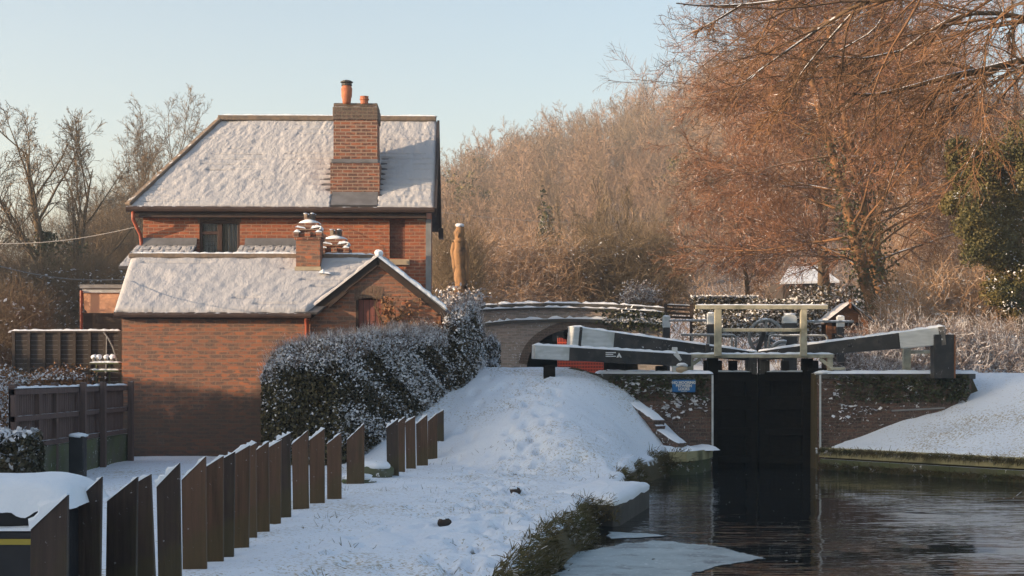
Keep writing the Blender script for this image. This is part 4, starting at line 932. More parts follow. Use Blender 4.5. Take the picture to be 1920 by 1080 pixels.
# stones and clods
for i,(px_,py_,Y,r,lab) in enumerate(((672,918,21.4,(.24,.2,.09),'flat snowy stone behind the gap in the planks'),(706,896,22.6,(.26,.22,.17),'mossy stone with snow at the end of the far plank row'),(832,986,15.6,(.075,.07,.05),'small brown clod showing through the snowy path'),(966,926,19.6,(.08,.08,.06),'dark tuft of turf beside the stone kerb'))):
    x = XX(px_,Y); z = hz(x,Y); o = thing('stone' if i < 2 else 'turf_clod', lab, 'stone' if i < 2 else 'clod', (x,Y,z))
    m = MB(); m.lump((x,Y,z+r[2]*.3),r,i,16,8,.18); m.build('body', M['moss'] if i < 2 else M['hutdark'], o, smooth=True)
    m = MB(); m.lump((x-.01,Y+.02,z+r[2]*1.05),(r[0]*.92,r[1]*.9,r[2]*.45),i+20,16,8,.15); m.build('snow_cap', M['snow'], o, smooth=True)
# ------------------------------------------------------------------ bridge
BYY = 42.0
br = thing('canal_bridge', 'old brick canal bridge with a low dark arch and snow on its parapet', 'bridge', (2.2,BYY,2))
bp = lambda px, py: (XX(px,BYY), ZZ(py,BYY))
topl = [(880,573),(905,570),(960,567.5),(1020,566),(1090,567),(1160,569),(1245,575)]
arch_c = bp(1092, 700); aw = XX(1197,BYY)-arch_c[0]; ah = bp(0,615)[1]-arch_c[1]
arc = [(arch_c[0]-aw*math.cos(a), arch_c[1]+ah*math.sin(a)**.8) for a in np.linspace(.0, math.pi, 25)]
xl, xrr = bp(880,0)[0], bp(1247,0)[0]
m = MB()
tp_ = [bp(*p) for p in topl]
ztop = lambda x: float(np.interp(x, [p[0] for p in tp_], [p[1] for p in tp_])) - .16
xsb = sorted(set([xl, xrr] + [p[0] for p in arc] + list(np.linspace(xl, xrr, 12))))
bar = MB()
for a, b in zip(xsb, xsb[1:]):
    def zb(x): return float(np.interp(x, [p[0] for p in arc], [p[1] for p in arc])) if arc[0][0] <= x <= arc[-1][0] else 1.0
    mid_in = arc[0][0] <= (a+b)/2 <= arc[-1][0]
    za = zb(a) if mid_in else 1.0; zb_ = zb(b) if mid_in else 1.0
    m.add([(a,BYY,za),(b,BYY,zb_),(b,BYY,ztop(b)),(a,BYY,ztop(a))], [(0,1,2,3)])
    m.add([(a,BYY,ztop(a)),(b,BYY,ztop(b)),(b,BYY+.4,ztop(b)),(a,BYY+.4,ztop(a))], [(0,1,2,3)])
    m.add([(a,BYY+.4,za),(a,BYY+.4,ztop(a)),(b,BYY+.4,ztop(b)),(b,BYY+.4,zb_)], [(0,1,2,3)])
    if mid_in: bar.add([(a,BYY+.02,za),(a,BYY+5,za),(b,BYY+5,zb_),(b,BYY+.02,zb_)], [(0,1,2,3)])
m.add([(xrr,BYY,1),(xrr,BYY+.4,1),(xrr,BYY+.4,ztop(xrr)),(xrr,BYY,ztop(xrr))], [(0,1,2,3)]); m.add([(xl,BYY,1),(xl,BYY,ztop(xl)),(xl,BYY+.4,ztop(xl)),(xl,BYY+.4,1)], [(0,1,2,3)])
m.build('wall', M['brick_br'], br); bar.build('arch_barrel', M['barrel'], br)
m = MB(); m.add([(arc[0][0]-.3,BYY+5,1),(arc[-1][0]+.3,BYY+5,1),(arc[-1][0]+.3,BYY+5,3.9),(arc[0][0]-.3,BYY+5,3.9)],[(0,1,2,3)]); m.build('arch_shade_sheet', M['hedgecore'], br)  # near-black sheet across the far end, standing for the arch's darkness
m = MB()
for p, q in zip(arc[1:-1], arc[2:-1]):
    c = np.array(arch_c); a1, b1 = np.array(p), np.array(q); a2 = a1+(a1-c)/np.linalg.norm(a1-c)*.24; b2 = b1+(b1-c)/np.linalg.norm(b1-c)*.24
    m.prism([tuple(a1),tuple(b1),tuple(b2),tuple(a2)], BYY-.02, BYY+.05)
m.build('arch_ring', M['corbel'], br)
m = MB(); sn = MB()
for p, q in zip(tp_, tp_[1:]):
    m.beam((p[0],BYY+.18,p[1]-.10),(q[0],BYY+.18,q[1]-.10),.52,.13); snow_strip(sn,(p[0],BYY+.18,p[1]-.035),(q[0],BYY+.18,q[1]-.035),.5,.06,8,int(p[0]*7)%50,.5)
    snow_strip(sn,(p[0],BYY-.10,p[1]-.165),(q[0],BYY-.10,q[1]-.165),.10,.04,9,int(p[0]*5)%40,.6)
    m.beam((p[0],BYY-.06,p[1]-.19),(q[0],BYY-.06,q[1]-.19),.12,.05)
m.build('coping', M['concrete'], br); sn.build('coping_snow', M['snow'], br)
m = MB(); sn = MB(); sc_ = [bp(*p) for p in ((905,607),(960,601),(1060,598),(1150,600),(1247,610))]
for p, q in zip(sc_, sc_[1:]):
    m.beam((p[0],BYY-.05,p[1]-.04),(q[0],BYY-.05,q[1]-.04),.11,.09); snow_strip(sn,(p[0],BYY-.06,p[1]+.005),(q[0],BYY-.06,q[1]+.005),.12,.055,12,int(p[0]*9)%50,.8)
rg = np.random.RandomState(3)
m.build('string_course', M['concrete'], br); sn.build('string_course_snow', M['snow'], br)
m = MB(); m.box(xrr-.25,xrr+.02,BYY-.05,BYY-.003,1.8,ztop(xrr)-.05); m.build('end_pilaster', M['brick_br'], br)
iv = thing('bridge_ivy', 'straggling snowy ivy hanging on the right end of the bridge', 'ivy', (XX(1180,BYY),BYY-.06,2.2))
P = []; 
for _ in range(26):
    x0, y0_ = rg.uniform(1130,1246), rg.uniform(580,606)
    for k in range(26): P.append(at(x0+rg.randn()*9, y0_+rg.rand()*rg.rand()*40, BYY-.10-rg.rand()*.08))
V, F_ = leaves(rg, np.array(P), .05); mesh_np('foliage', V, F_, M['ivy'], iv)
V, F_ = leaves(rg, np.array([at(rg.uniform(1130,1246), 604-rg.rand()*8, BYY-.16) for _ in range(160)]+[at(1150+60*rg.rand(), 572+30*rg.rand(), BYY-.16) for _ in range(60)]), .055, np.array([0,-.3,1.2]), .5); tag(mesh_np('snow', V, F_, M['hedgesnow'], iv), kind='stuff')
net = thing('barrier_net', 'orange plastic mesh barrier closing off the bridge arch', 'barrier', (XX(1080,39.5),39.5,2))
yn = 39.5; a, b = XX(1046,yn), XX(1131,yn); zt, zb_ = ZZ(634,yn), 1.95; m = MB()
for i in range(30): x = a+(b-a)*i/29; m.box(x-.010,x+.010,yn-.003,yn+.003,zb_,zt-.10*(x-a)/(b-a)+.02*math.sin(i*.9))
for i in range(11): z = zb_+(zt-.12-zb_)*i/10; m.box(a,b,yn-.0065,yn-.0035,z-.016,z+.016)
m.build('mesh', M['net'], net)
for i in range(3): x = a+(b-a)*i/2; m = MB(); m.tube([(x,yn+.03,1.9),(x,yn+.03,zt-.1*i/2+.06)],.018,6); m.build('post', M['dark'], net)
o = thing('arch_plate', 'small dark plate hanging inside the bridge arch', 'plate', (XX(1048,42.4),42.4,3.1)); m = MB(); m.box(XX(1036,42.4),XX(1058,42.4),42.4,42.45,ZZ(640,42.4),ZZ(622,42.4)); m.build('board', M['dark'], o, bevel=.01)
m = MB(); m.beam((XX(1036,42.38),42.38,ZZ(621.5,42.38)),(XX(1058,42.38),42.38,ZZ(621.5,42.38)),.03,.02); m.build('edge', M['greypaint'], o)

# ------------------------------------------------------------------ lock walls
LW = 2.0
lw = thing('lock_wall', 'dark brick lock wall with a blue sign, left of the gates', 'wall', (3,30,0))
m = MB(); m.box(1.98,4.17,30.0,30.7,-1,LW-.12); m.box(3.7,4.17,30.7,52,-1,LW-.12); m.build('wall', M['brick_dk'], lw)
vs = [(2.06,29.93),(4.19,29.93),(4.19,30.9),(2.06,30.9)]
m = MB(); m.box(1.9,4.185,29.95,30.7,LW-.12,LW-.0); m.box(3.68,4.185,30.7,52,LW-.12,LW); m.lump((2.0,30.25,LW-.1),(.22,.33,.16),4); m.build('coping', M['concrete'], lw, bevel=.02)
snow_sheet('coping_snow', (1.78,29.90,LW+.0),(4.19,29.90,LW+.0),(4.19,31.2,LW+.0),(1.78,31.2,LW+.0), 70, 24, .055, .06, M['snow'], lw, 51, f1=3, rag=.06)
m = MB(); m.box(4.15,4.19,29.94,29.955,.38,LW-.03); m.build('white_edge', M['white'], lw)
# snow lodged in the rough upper courses
rg = np.random.RandomState(9)
def ledge_snow(x0, x1, p0, p1, n, parent, seed, s=.05):
    rg = np.random.RandomState(seed); C = []
    while len(C) < n:
        x = rg.uniform(x0,x1); z = rg.uniform(p0,p1)
        if vnoise(x*3.0, z*5.5, seed) + .35*(z-p0)/(p1-p0) > .72: C.append((x, 29.975-rg.rand()*.03, z))
    V, F_ = leaves(rg, np.array(C), s, np.array([0,-.25,1.3]), .45, .8); return tag(mesh_np('lodged_snow', V, F_, M['hedgesnow'], parent), kind='stuff')
ledge_snow(2.02,4.1,1.0,1.95,260,lw,3)
V, F_ = leaves(rg, np.array([(x, 29.97-rg.rand()*.04, z) for x, z in zip(rg.uniform(2.0,4.1,900), 1.95-rg.rand(900)**1.6*.5)]), .04); mesh_np('moss', V, F_, M['ivy'], lw)
rw = thing('lock_wall', 'dark brick lock wall right of the gates, half buried in a snow bank', 'wall', (8,30,0))
m = MB(); m.flat([(6.4,30.0),(8.9,29.95),(9.45,30.0),(9.7,30.3),(9.7,30.7),(6.4,30.7)],-1,LW-.12); m.box(6.4,6.9,30.7,52,-1,LW-.12); m.build('wall', M['brick_dk'], rw)
m = MB(); m.flat([(6.38,29.95),(8.9,29.90),(9.5,29.96),(9.76,30.3),(9.76,30.7),(6.38,30.7)],LW-.12,LW); m.box(6.38,6.9,30.7,52,LW-.12,LW); m.build('coping', M['concrete'], rw, bevel=.02)
snow_sheet('coping_snow', (6.55,29.90,LW),(9.72,29.90,LW),(9.72,31.4,LW),(6.55,31.4,LW), 90, 26, .055, .06, M['snow'], rw, 52, f1=3, rag=.06)
m = MB(); m.lump((6.5,30.05,LW+.01),(.22,.16,.05),6); m.build('snow_pad', M['snow'], rw, smooth=True)
m = MB(); m.box(6.39,6.43,29.94,29.955,.30,LW-.03); m.build('white_edge', M['white'], rw)
ledge_snow(6.6,9.5,.9,1.95,180,rw,4,.045)
V, F_ = leaves(rg, np.array([(x, 29.95-rg.rand()*.05, z) for x, z in zip(6.6+2.9*rg.rand(1500)**.6, 1.95-rg.rand(1500)**1.6*.55)]), .04); mesh_np('moss', V, F_, M['ivy'], rw)
m = MB(); m.tube([(7.9,29.97,1.22),(9.0,29.93,1.28)],.02,6); m.build('pipe', M['greypaint'], rw)
# stepped wing copings, left
for i,(p,q,Ya,Yb) in enumerate((((1187,752),(1236,786),29.75,29.2),((1232,800),(1279,829),29.3,28.9))):
    a = Vector(at(*p,Ya)); b = Vector(at(*q,Yb)); o = thing('sloping_coping', ['upper','lower'][i]+' sloping snow covered coping stone on the bank left of the lock wall', 'coping stone', tuple(a))
    m = MB(); m.beam(a-Vector((0,0,.08)),b-Vector((0,0,.08)),.35,.12); m.beam(a-Vector((0,0,.26)),b-Vector((0,0,.26)),.28,.26); m.build('stone', M['brick_dk'], o, bevel=.015)
    m = MB(); snow_strip(m,a-Vector((0,0,.022)),b-Vector((0,0,.022)),.34,.05,8,i); m.build('snow_cap', M['snow'], o)
# blue sign
sg = thing('mooring_sign', 'blue sign with white lettering on the left lock wall', 'sign', tuple(at(1282,724,29.93)))
ysn = 29.90; m = MB(); x0,x1,z0,z1 = XX(1260.5,ysn),XX(1304,ysn),ZZ(735.5,ysn),ZZ(712,ysn); m.box(x0,x1,ysn,ysn+.03,z0,z1); m.build('plate', M['blue'], sg, bevel=.012)
def text_mesh(name, s, size, loc, mat, parent, rot=(R(90),0,0), sx=1.0, extr=.002):
    c = bpy.data.curves.new(name, 'FONT'); c.body = s; c.size = size; c.align_x = 'CENTER'; c.align_y = 'CENTER'; c.extrude = extr; c.offset = .004
    t_ = bpy.data.objects.new(name, c); COL.objects.link(t_); bpy.context.view_layer.update()
    me = bpy.data.meshes.new_from_object(t_.evaluated_get(bpy.context.evaluated_depsgraph_get())); bpy.data.objects.remove(t_)
    for v in me.vertices: v.co.x *= sx
    mt = Matrix.Translation(loc) @ Matrix.Rotation(rot[2],4,'Z') @ Matrix.Rotation(rot[0],4,'X')
    me.transform(mt); me.transform(Matrix.Translation(-ORG[parent.name])); me.materials.clear(); return link_mesh(name, me, mat, parent)
for s, py in (('NO MOORING', 717.5), ('BETWEEN', 723.5), ('LOCKS', 729.5)): text_mesh('lettering', s, .074, ((x0+x1)/2, ysn-.004, ZZ(py,ysn)), M['letter'], sg)
m = MB(); m.box((x0+x1)/2-.06,(x0+x1)/2+.06,ysn-.004,ysn-.001,ZZ(734,ysn),ZZ(733.2,ysn)); m.build('rule', M['letter'], sg)

# ------------------------------------------------------------------ lower gates
HPL, HPR, MX = 4.28, 6.30, 5.30; GY0, GYM = 30.75, 31.15
def gate(label, hx, mx, sgn):
    g = thing('lock_gate', label, 'lock gate', (hx,GY0,0))
    a = Vector((hx,GY0,0)); b = Vector((mx-sgn*.012,GYM,0)); 
    m = MB(); m.beam(a+Vector((0,0,-.9)),a+Vector((0,0,2.32)),.22,.24); m.build('heel_post', M['gate'], g, bevel=.01)
    c = b - Vector((sgn*.125,.04,0)); m = MB(); m.beam(c+Vector((0,0,-.9)),c+Vector((0,0,1.98)),.235,.24); m.build('mitre_post', M['gate'], g, bevel=.015); m = MB(); m.beam(c+Vector((0,0,1.98)),c+Vector((0,0,2.38)),.23,.235); m.build('post_top', M['gatetop'], g, bevel=.015)
    m = MB(); m.beam(c+Vector((0,-.01,2.38)),c+Vector((0,-.01,2.47)),.26,.27); m.build('post_cap', M['green'], g, bevel=.01); m = MB(); m.lump((c.x,c.y,2.47),(.13,.13,.04),3); m.build('snow_cap', M['snow'], g)
    m = MB(); n = 9
    for i in range(n):
        p = a.lerp(c,(i+.02)/n); q = a.lerp(c,(i+.99)/n); m.beam(p+Vector((0,.08,.45)),q+Vector((0,.08,.45)),.05,2.9)
    m.build('planking', M['gate'], g)
    for z in (1.93,1.42,1.30,.75,.15): m = MB(); m.beam(a+Vector((0,-.03,z)),c+Vector((0,-.03,z)),.16,.20 if z > 1.5 else .16); m.build('rail', M['gate'], g, bevel=.01)
    m = MB(); snow_strip(m,a+Vector((0,-.03,2.03)),c+Vector((0,-.03,2.03)),.14,.03,8,4); m.build('snow_strip', M['snow'], g)
    return g, a, c
gL, aL, cL = gate('left dark oak lock gate leaf, its mitre post beside the centre gap', HPL, MX, 1)
gR, aR, cR = gate('right dark oak lock gate leaf, its mitre post beside the centre gap', HPR, MX, -1)
def balance_beam(g, name, tip_t, tip_b, in_t, in_b, Yt, Yi, frac, seed, wid=.34):
    A = Vector(at(*tip_t,Yt)); A2 = Vector(at(*tip_b,Yt)); B_ = Vector(at(*in_t,Yi)); B2 = Vector(at(*in_b,Yi))
    ht, hi_ = A.z-A2.z, B_.z-B2.z; ca, cb = (A+A2)/2, (B_+B2)/2; mid_ = ca.lerp(cb,frac); hm = ht+(hi_-ht)*frac
    m = MB(); m.beam(mid_,cb,wid,hm,wid*.75,hi_); o = m.build(name, M['black'], g, bevel=.015)
    m = MB(); m.beam(ca,mid_,wid+.006,ht+.006,wid+.006,hm+.006); m.build('white_end', M['white'], o, bevel=.015)
    m = MB(); snow_strip(m,ca+Vector((0,0,ht/2)),cb+Vector((0,0,hi_/2)),wid*.95,.05,40,seed,.3); m.build('snow_cap', M['snow'], o); return o, ca, cb, ht, hi_
oL, caL, cbL, htL, hiL = balance_beam(gL, 'balance_beam', (1069,613), (1069,648), (1400,659), (1400,676), 29.75, 31.0, .225, 3)
m = MB(); d = (cbL-caL).normalized(); m.beam(caL+d*.13,caL+d*.19,.36,htL+.02); m.build('iron_band', M['black'], oL)
oR, caR, cbR, htR, hiR = balance_beam(gR, 'balance_beam', (1772,613), (1772,646), (1425,659), (1425,676), 29.75, 31.0, .235, 4)
for o_, ca_, cb_, h_ in ((oL,caL,cbL,htL),(oR,caR,cbR,htR)):          # iron straps and bolts
    for f_ in (.36,.52,.68,.74):
        q_ = ca_.lerp(cb_, f_); d_ = (cb_-ca_).normalized(); m = MB()
        if f_ > .7: m.beam(q_,q_+d_*.07,.36,h_*.78)
        else: m.beam(q_-Vector((0,.19,-.03)),q_-Vector((0,.145,-.03)),.05,.05)
        m.build('strap' if f_ > .7 else 'bolt', M['dark'], o_)
m = MB(); d = (cbR-caR).normalized(); m.beam(caR+d*-.01,caR+d*.11,.36,htR+.02); m.build('end_grain', M['gatetop'], oR); 
# the second beam lies lower, in front of the left one
sb = thing('timber_beam', 'black beam with a white end and a small white notice, lowest beam left of the lock', 'beam', tuple(at(1150,690,28.3)))
A = Vector(at(1000,660,29.3)); B_ = Vector(at(1292,676,30.15)); m = MB(); mid_ = A.lerp(B_,.215); m.beam(mid_,B_,.26,.27,.26,.25); bo = m.build('beam', M['black'], sb, bevel=.012)
m = MB(); m.beam(A,mid_,.266,.276); m.build('white_end', M['white'], sb, bevel=.012); m = MB(); snow_strip(m,A+Vector((0,0,.135)),B_+Vector((0,0,.125)),.25,.05,34,6,.3); m.build('snow_cap', M['snow'], sb)
m = MB()
for i,(w,py) in enumerate(((19,661.3),(14,664.6),(19,668.2))): p = Vector(at(1135,py,29.65)); m.box(p.x,p.x+w*29.3/FPX,p.y-.145,p.y-.11,p.z-.010,p.z+.010)
m.build('notice_lines', M['letter'], sb); p = Vector(at(1160,670.5,29.65)); s = 29.3/FPX; m = MB()
m.prism([(p.x-5*s,p.z),(p.x-1.6*s,p.z),(p.x,p.z+3.2*s),(p.x+1.6*s,p.z),(p.x+5*s,p.z),(p.x,p.z+9*s)],p.y-.145,p.y-.11); m.build('notice_triangle', M['letter'], sb)
m = MB(); rg = np.random.RandomState(2)
for _ in range(26): p = Vector(at(rg.uniform(1062,1260), rg.uniform(662,681), 28.0)); m.box(p.x,p.x+rg.uniform(.03,.12),p.y+.155,p.y+.162,p.z,p.z+.012)
o = thing('white_post', 'short white post beside the lowest black beam', 'post', tuple(at(1265,690,30.0))); m = MB(); p = at(1265,690,30.0); m.box(p[0]-.055,p[0]+.055,29.96,30.04,1.9,ZZ(651,30.0)); m.build('shaft', M['white'], o, bevel=.01)
for x in (1240,1030):
    yb_ = 30.1 if x > 1200 else 29.35
    o = thing('beam_support', 'dark block under the lowest black beam, %s end' % ('right' if x > 1200 else 'left'), 'support block', tuple(at(x,690,yb_))); p = at(x,690,yb_); m = MB(); m.box(p[0]-.12,p[0]+.12,yb_-.08,yb_+.1,(1.95 if x > 1200 else hz(p[0],yb_)-.1),ZZ(686 if x > 1200 else 684,yb_)); m.build('block', M['gate'], o, bevel=.02)
# the footboard and handrail across the gates
wk = thing('lock_footbridge', 'weathered footboard with a timber handrail across the lock gates', 'footbridge', (5.2,30.2,2))
yw = 30.25; m = MB(); m.box(XX(1290,yw),XX(1563,yw),yw-.02,yw+.40,ZZ(671,yw),ZZ(664,yw)); m.build('footboard', M['rail'], wk, bevel=.008)
m = MB(); snow_strip(m,(XX(1290,yw),yw+.19,ZZ(664,yw)),(XX(1563,yw),yw+.19,ZZ(664,yw)),.40,.035,40,5); m.build('snow_cap', M['snow'], wk)
for x, s in ((1294,1),(1557,-1)):
    p = XX(x,yw); m = MB(); m.box(p-.055,p+.055,yw-.0,yw+.08,LW-.05,ZZ(671.2,yw)); m.beam((p+s*.04,yw+.04,ZZ(684,yw)),(p+s*.22,yw+.04,ZZ(672.5,yw)),.06,.07); m.build('bracket', M['rail'], wk, bevel=.006)
for x, w in ((1345,.145),(1505,.13)):
    p = XX(x,yw); m = MB(); m.box(p-w/2,p+w/2,yw-.05,yw-.022,ZZ(668,yw),ZZ(578,yw)); m.box(p-w/2,p+w/2,yw-.15,yw-.0505,ZZ(668,yw),ZZ(580,yw)); m.build('post', M['rail'], wk, bevel=.008)
m = MB(); m.beam((XX(1303,yw),yw-.09,ZZ(576.5,yw)),(XX(1550,yw),yw-.09,ZZ(576.5,yw)),.14,.09); m.build('handrail', M['rail'], wk, bevel=.01)
m = MB(); snow_strip(m,(XX(1303,yw),yw-.09,ZZ(572.5,yw)),(XX(1550,yw),yw-.09,ZZ(572.5,yw)),.12,.018,40,7); m.build('handrail_snow', M['snow'], wk)
m = MB(); m.beam((XX(1352,yw),yw-.085,ZZ(619,yw)),(XX(1499,yw),yw-.085,ZZ(619,yw)),.07,.075); m.build('mid_rail', M['rail'], wk, bevel=.01)
o = thing('mooring_stone', 'rounded snow capped stone beside the left foot of the footboard', 'stone', tuple(at(1277,693,29.9))); p = at(1277,688,29.95); m = MB(); m.lump((p[0],30.1,2.08),(.16,.2,.10),3); m.build('body', M['stone'], o, smooth=True); m = MB(); m.lump((p[0],30.1,2.17),(.18,.2,.06),5); m.build('snow_cap', M['snow'], o, smooth=True)
o = thing('gate_lever', 'small pale wedge leaning on the left balance beam', 'lever', tuple(at(1275,675,29.6))); m = MB(); m.beam(at(1266,662,29.5),at(1277,676,29.5),.03,.10,.03,.05); m.build('plate', M['white'], o)
for i,(x,w) in enumerate(((1337,34),(1375,16),(1473,14),(1520,30))):
    p = XX(x,31.4); o = thing('timber_stub', 'dark upright timber under the footboard, %s from the left' % ORD[i], 'timber', (p,31.4,2), 'timbers behind the footboard'); m = MB(); m.box(p-w*31.4/FPX/2,p+w*31.4/FPX/2,31.4,31.55,1.9,ZZ(676,31.4)); m.build('upright', M['gate'] if w > 15 else M['hutdark'], o, bevel=.01)
# tailboard platform
m = MB(); p0 = at(1560,688,29.9); p1 = at(1588,690,29.9); m.box(p0[0],p1[0],30.05,30.25,2.07,2.13); tag(m.build('timber_board', M['rail'], None, p0, bevel=.01), 'short pale board on the snow right of the footboard', 'board')
m = MB(); m.box(XX(1516,30.3),XX(1556,30.3),30.42,30.6,2.06,2.11); tag(m.build('timber_board', M['gate'], None, (6.3,30.4,2.05), bevel=.01), 'short dark board on the lock wall under the footboard end', 'board')

# paddle gear and rails beyond the gates
def paddle_post(label, px, w, yt, ym, Y, round_top=False, bar=None, skew=0):
    p = XX(px,Y); hw = w*Y/FPX/2; zt, zm = ZZ(yt,Y), ZZ(ym,Y); o = thing('paddle_post', label, 'paddle post', (p,Y,2), 'black and white posts round the lock')
    m = MB(); m.box(p-hw,p+hw,Y,Y+hw*1.6,1.9,zm); m.build('shaft', M['black'], o, bevel=.012)
    m = MB()
    if round_top: m.prism([(p-hw,zm),(p+hw,zm)]+[(p+hw*math.cos(a)*1.0, zt-hw*.5+hw*.5*math.sin(a)) for a in np.linspace(0,math.pi,9)], Y-.01, Y+hw*1.6+.01)
    else: m.box(p-hw-.006,p+hw+.006,Y-.006,Y+hw*1.6+.006,zm,zt)
    m.build('white_head', M['white'], o, bevel=.012)
    m = MB(); m.lump((p,Y+hw*.8,zt),(hw*1.0,hw*.8,.025),3); m.build('snow_cap', M['snow'], o)
    return o
paddle_post('slim black post with a white head beside the end of the bridge', 1250, 13, 593, 614, 36)
paddle_post('black post with a white head partly behind the left handrail post', 1335, 16, 587, 608, 33.5)
paddle_post('broad black paddle post with a rounded white head inside the handrail', 1482, 25, 589, 606, 33.5, True)
paddle_post('slim black post with a white head in front of the timber hut', 1577, 13, 593, 613, 34)
for i,(a,b,Ya,Yb) in enumerate((((1256,601),(1330,600.5),36,33.6),((1512,602.5),(1600,603),33.6,34.05))):
    m = MB(); m.tube([at(*a,Ya),at(*b,Yb)],.03,6); tag(m.build('paddle_rod', M['iron'], None, at(*a,Ya)), ['frosted rod joining the two posts on the left of the lock','frosted rod running to the post in front of the hut'][i], 'rod')
def hoop(label, pts, Y, extra=()):
    o = thing('tube_rail', label, 'guard rail', at(*pts[0],Y), 'low tube rails round the lock'); m = MB(); m.tube([at(*p,Y) for p in pts], .028, 8); m.build('rail', M['iron'], o, smooth=True)
    for x, a, b in extra: m = MB(); m.tube([at(x,a,Y),at(x,b,Y)],.022,6); m.build('upright', M['iron'], o)
hoop('frosted tube rail left of the gates ending in a bend', [(1277,627.5),(1374,628.5),(1378,630),(1379.5,634),(1379.5,668)], 31.8, ((1298,628,660),(1329,628,660),(1372,629,668)))
hoop('frosted tube rail right of the gates with bends at both ends', [(1442,672),(1442,635),(1443.5,631),(1447,629),(1545,629),(1549,630),(1551,634),(1551,655)], 31.8, ((1500,629,670),))
m = MB(); m.tube([at(1285,655,31),at(1320,655,31)],.02,6)
wh = thing('spoked_wheel', 'big frosted spoked iron wheel on a slanting stand beyond the gates', 'gear_wheel', at(1436,640,34.5))  # a large spoked gear wheel
cw = Vector(at(1436,631,34.5)); rw_ = 34*34.5/FPX
def ring(m, c, r, tr, n=28): m.tube([c+Vector((r*math.cos(2*math.pi*k/n),0,r*math.sin(2*math.pi*k/n))) for k in range(n+1)], tr, 6, False)
m = MB(); ring(m,cw,rw_*.92,.045); m.build('rim', M['iron'], wh, smooth=True)
for k in range(6): a = k*math.pi/3+.5; m = MB(); m.tube([cw,cw+Vector((rw_*.9*math.cos(a),0,rw_*.9*math.sin(a)))],[.045,.03],6); m.build('spoke', M['iron'], wh)
m = MB(); m.lathe((cw.x,cw.y-.08,cw.z-.06),[(.07,0),(.07,.12)],10); m.build('hub', M['iron'], wh)
m = MB(); m.beam(at(1418,668,34.3),at(1432,622,34.3),.10,.12); m.beam(at(1450,672,34.3),at(1440,628,34.3),.06,.08); m.build('stand', M['black'], wh)
m = MB(); c2_ = Vector(at(1468,668,33.0)); r2 = 25*33/FPX; m.tube([c2_+Vector((r2*1.0*math.cos(a),0,r2*1.1*math.sin(a))) for a in np.linspace(math.pi*.98,math.pi*.42,10)],.045,8); m.tube([c2_+Vector((r2*.75*math.cos(a),0,r2*.85*math.sin(a))) for a in np.linspace(math.pi*.98,math.pi*.42,10)],.03,8)
o = thing('curved_bar', 'frosted curved iron bar beside the broad paddle post', 'bar', tuple(c2_)); m.build('bar', M['iron'], o, smooth=True)
# posts at the right beam end
o = thing('black_post', 'broad black post behind the tip of the right balance beam', 'post', tuple(at(1768,692,29.6))); m = MB(); m.box(XX(1752,29.6),XX(1789,29.6),29.6,29.9,1.9,ZZ(627,29.6)); m.build('shaft', M['black'], o, bevel=.012); m = MB(); m.box(XX(1789,29.6)+.001,XX(1791.5,29.6)+.005,29.6,29.9,1.9,ZZ(627,29.6)); m.build('edge_board', M['hutwood'], o)
o = thing('post_and_rail', 'pale wooden post and rail under the right balance beam', 'fence', tuple(at(1702,688,30.6))); m = MB(); m.box(XX(1695,30.6),XX(1708,30.6),30.6,30.75,1.9,ZZ(648,30.6)); m.build('post', M['rail'], o, bevel=.01); m = MB(); m.box(XX(1708,30.6),XX(1756,30.6),30.64,30.7,ZZ(663,30.6),ZZ(656.5,30.6)); m.build('rail', M['rail'], o, bevel=.008)
o = thing('field_gate', 'dark wooden gate at the right end of the bridge parapet', 'gate', tuple(at(1270,600,43)))
for x in (1248,1297): m = MB(); m.box(XX(x,43)-.05,XX(x,43)+.05,43,43.1,2,ZZ(569,43)); m.build('post', M['hutdark'], o)
for y in (572,579,587,594): m = MB(); m.beam(at(1248,y,43.05),at(1297,y+2,43.05),.04,.07); m.build('bar', M['hutdark'], o)
m = MB(); snow_strip(m,at(1248,571,43.05),at(1297,573,43.05),.05,.03,6,2); m.build('snow_cap', M['snow'], o)

# timber hut
hy = 35.0; ht_ = thing('timber_hut', 'small orange brown timber hut with a snowy gable roof beyond the lock', 'hut', (XX(1590,hy),hy,2))
xa, xb, xm_ = XX(1551,hy), XX(1628,hy), XX(1590,hy); ze_, za_ = ZZ(603,hy), ZZ(570,hy)
m = MB()
for i in range(12):
    z = ze_-.02+i*(za_-ze_)/12; f = max(0, 1-(z+.03-ze_)/(za_-ze_)); m.box(xm_-(xm_-xa)*f, xm_+(xb-xm_)*f, hy-.012*(i%2)-.01, hy+.03, z, z+(za_-ze_)/12-.004)
m.build('gable_boards', M['hutwood'], ht_)
m = MB(); m.beam((xa-.12,hy+.4,ze_-.06),(xm_,hy+.4,za_+.01),1.2,.04); m.beam((xm_,hy+.4,za_+.01),(xb+.12,hy+.4,ze_-.06),1.2,.04); r_ = m.build('roof', M['hutdark'], ht_)
m = MB(); snow_strip(m,(xa-.13,hy+.35,ze_-.04),(xm_+.02,hy+.35,za_+.035),1.2,.05,14,3,.4); snow_strip(m,(xm_-.02,hy+.35,za_+.035),(xb+.13,hy+.35,ze_-.04),1.2,.05,14,4,.4); m.build('roof_snow', M['roofsnow'], r_)
m = MB(); m.box(xm_-.025,xm_+.025,hy-.24,hy-.2,za_-.12,za_+.10); m.build('finial', M['hutwood'], ht_)
for x in (xa+.05,xb-.05): m = MB(); m.box(x-.06,x+.06,hy,hy+.1,1.9,ze_-.03); m.build('post', M['hutwood'], ht_)
m = MB(); m.box(xa+.11,xb-.11,hy+.02,hy+.06,ZZ(625,hy),ZZ(611,hy)); m.build('front_panel', M['hutwood'], ht_)
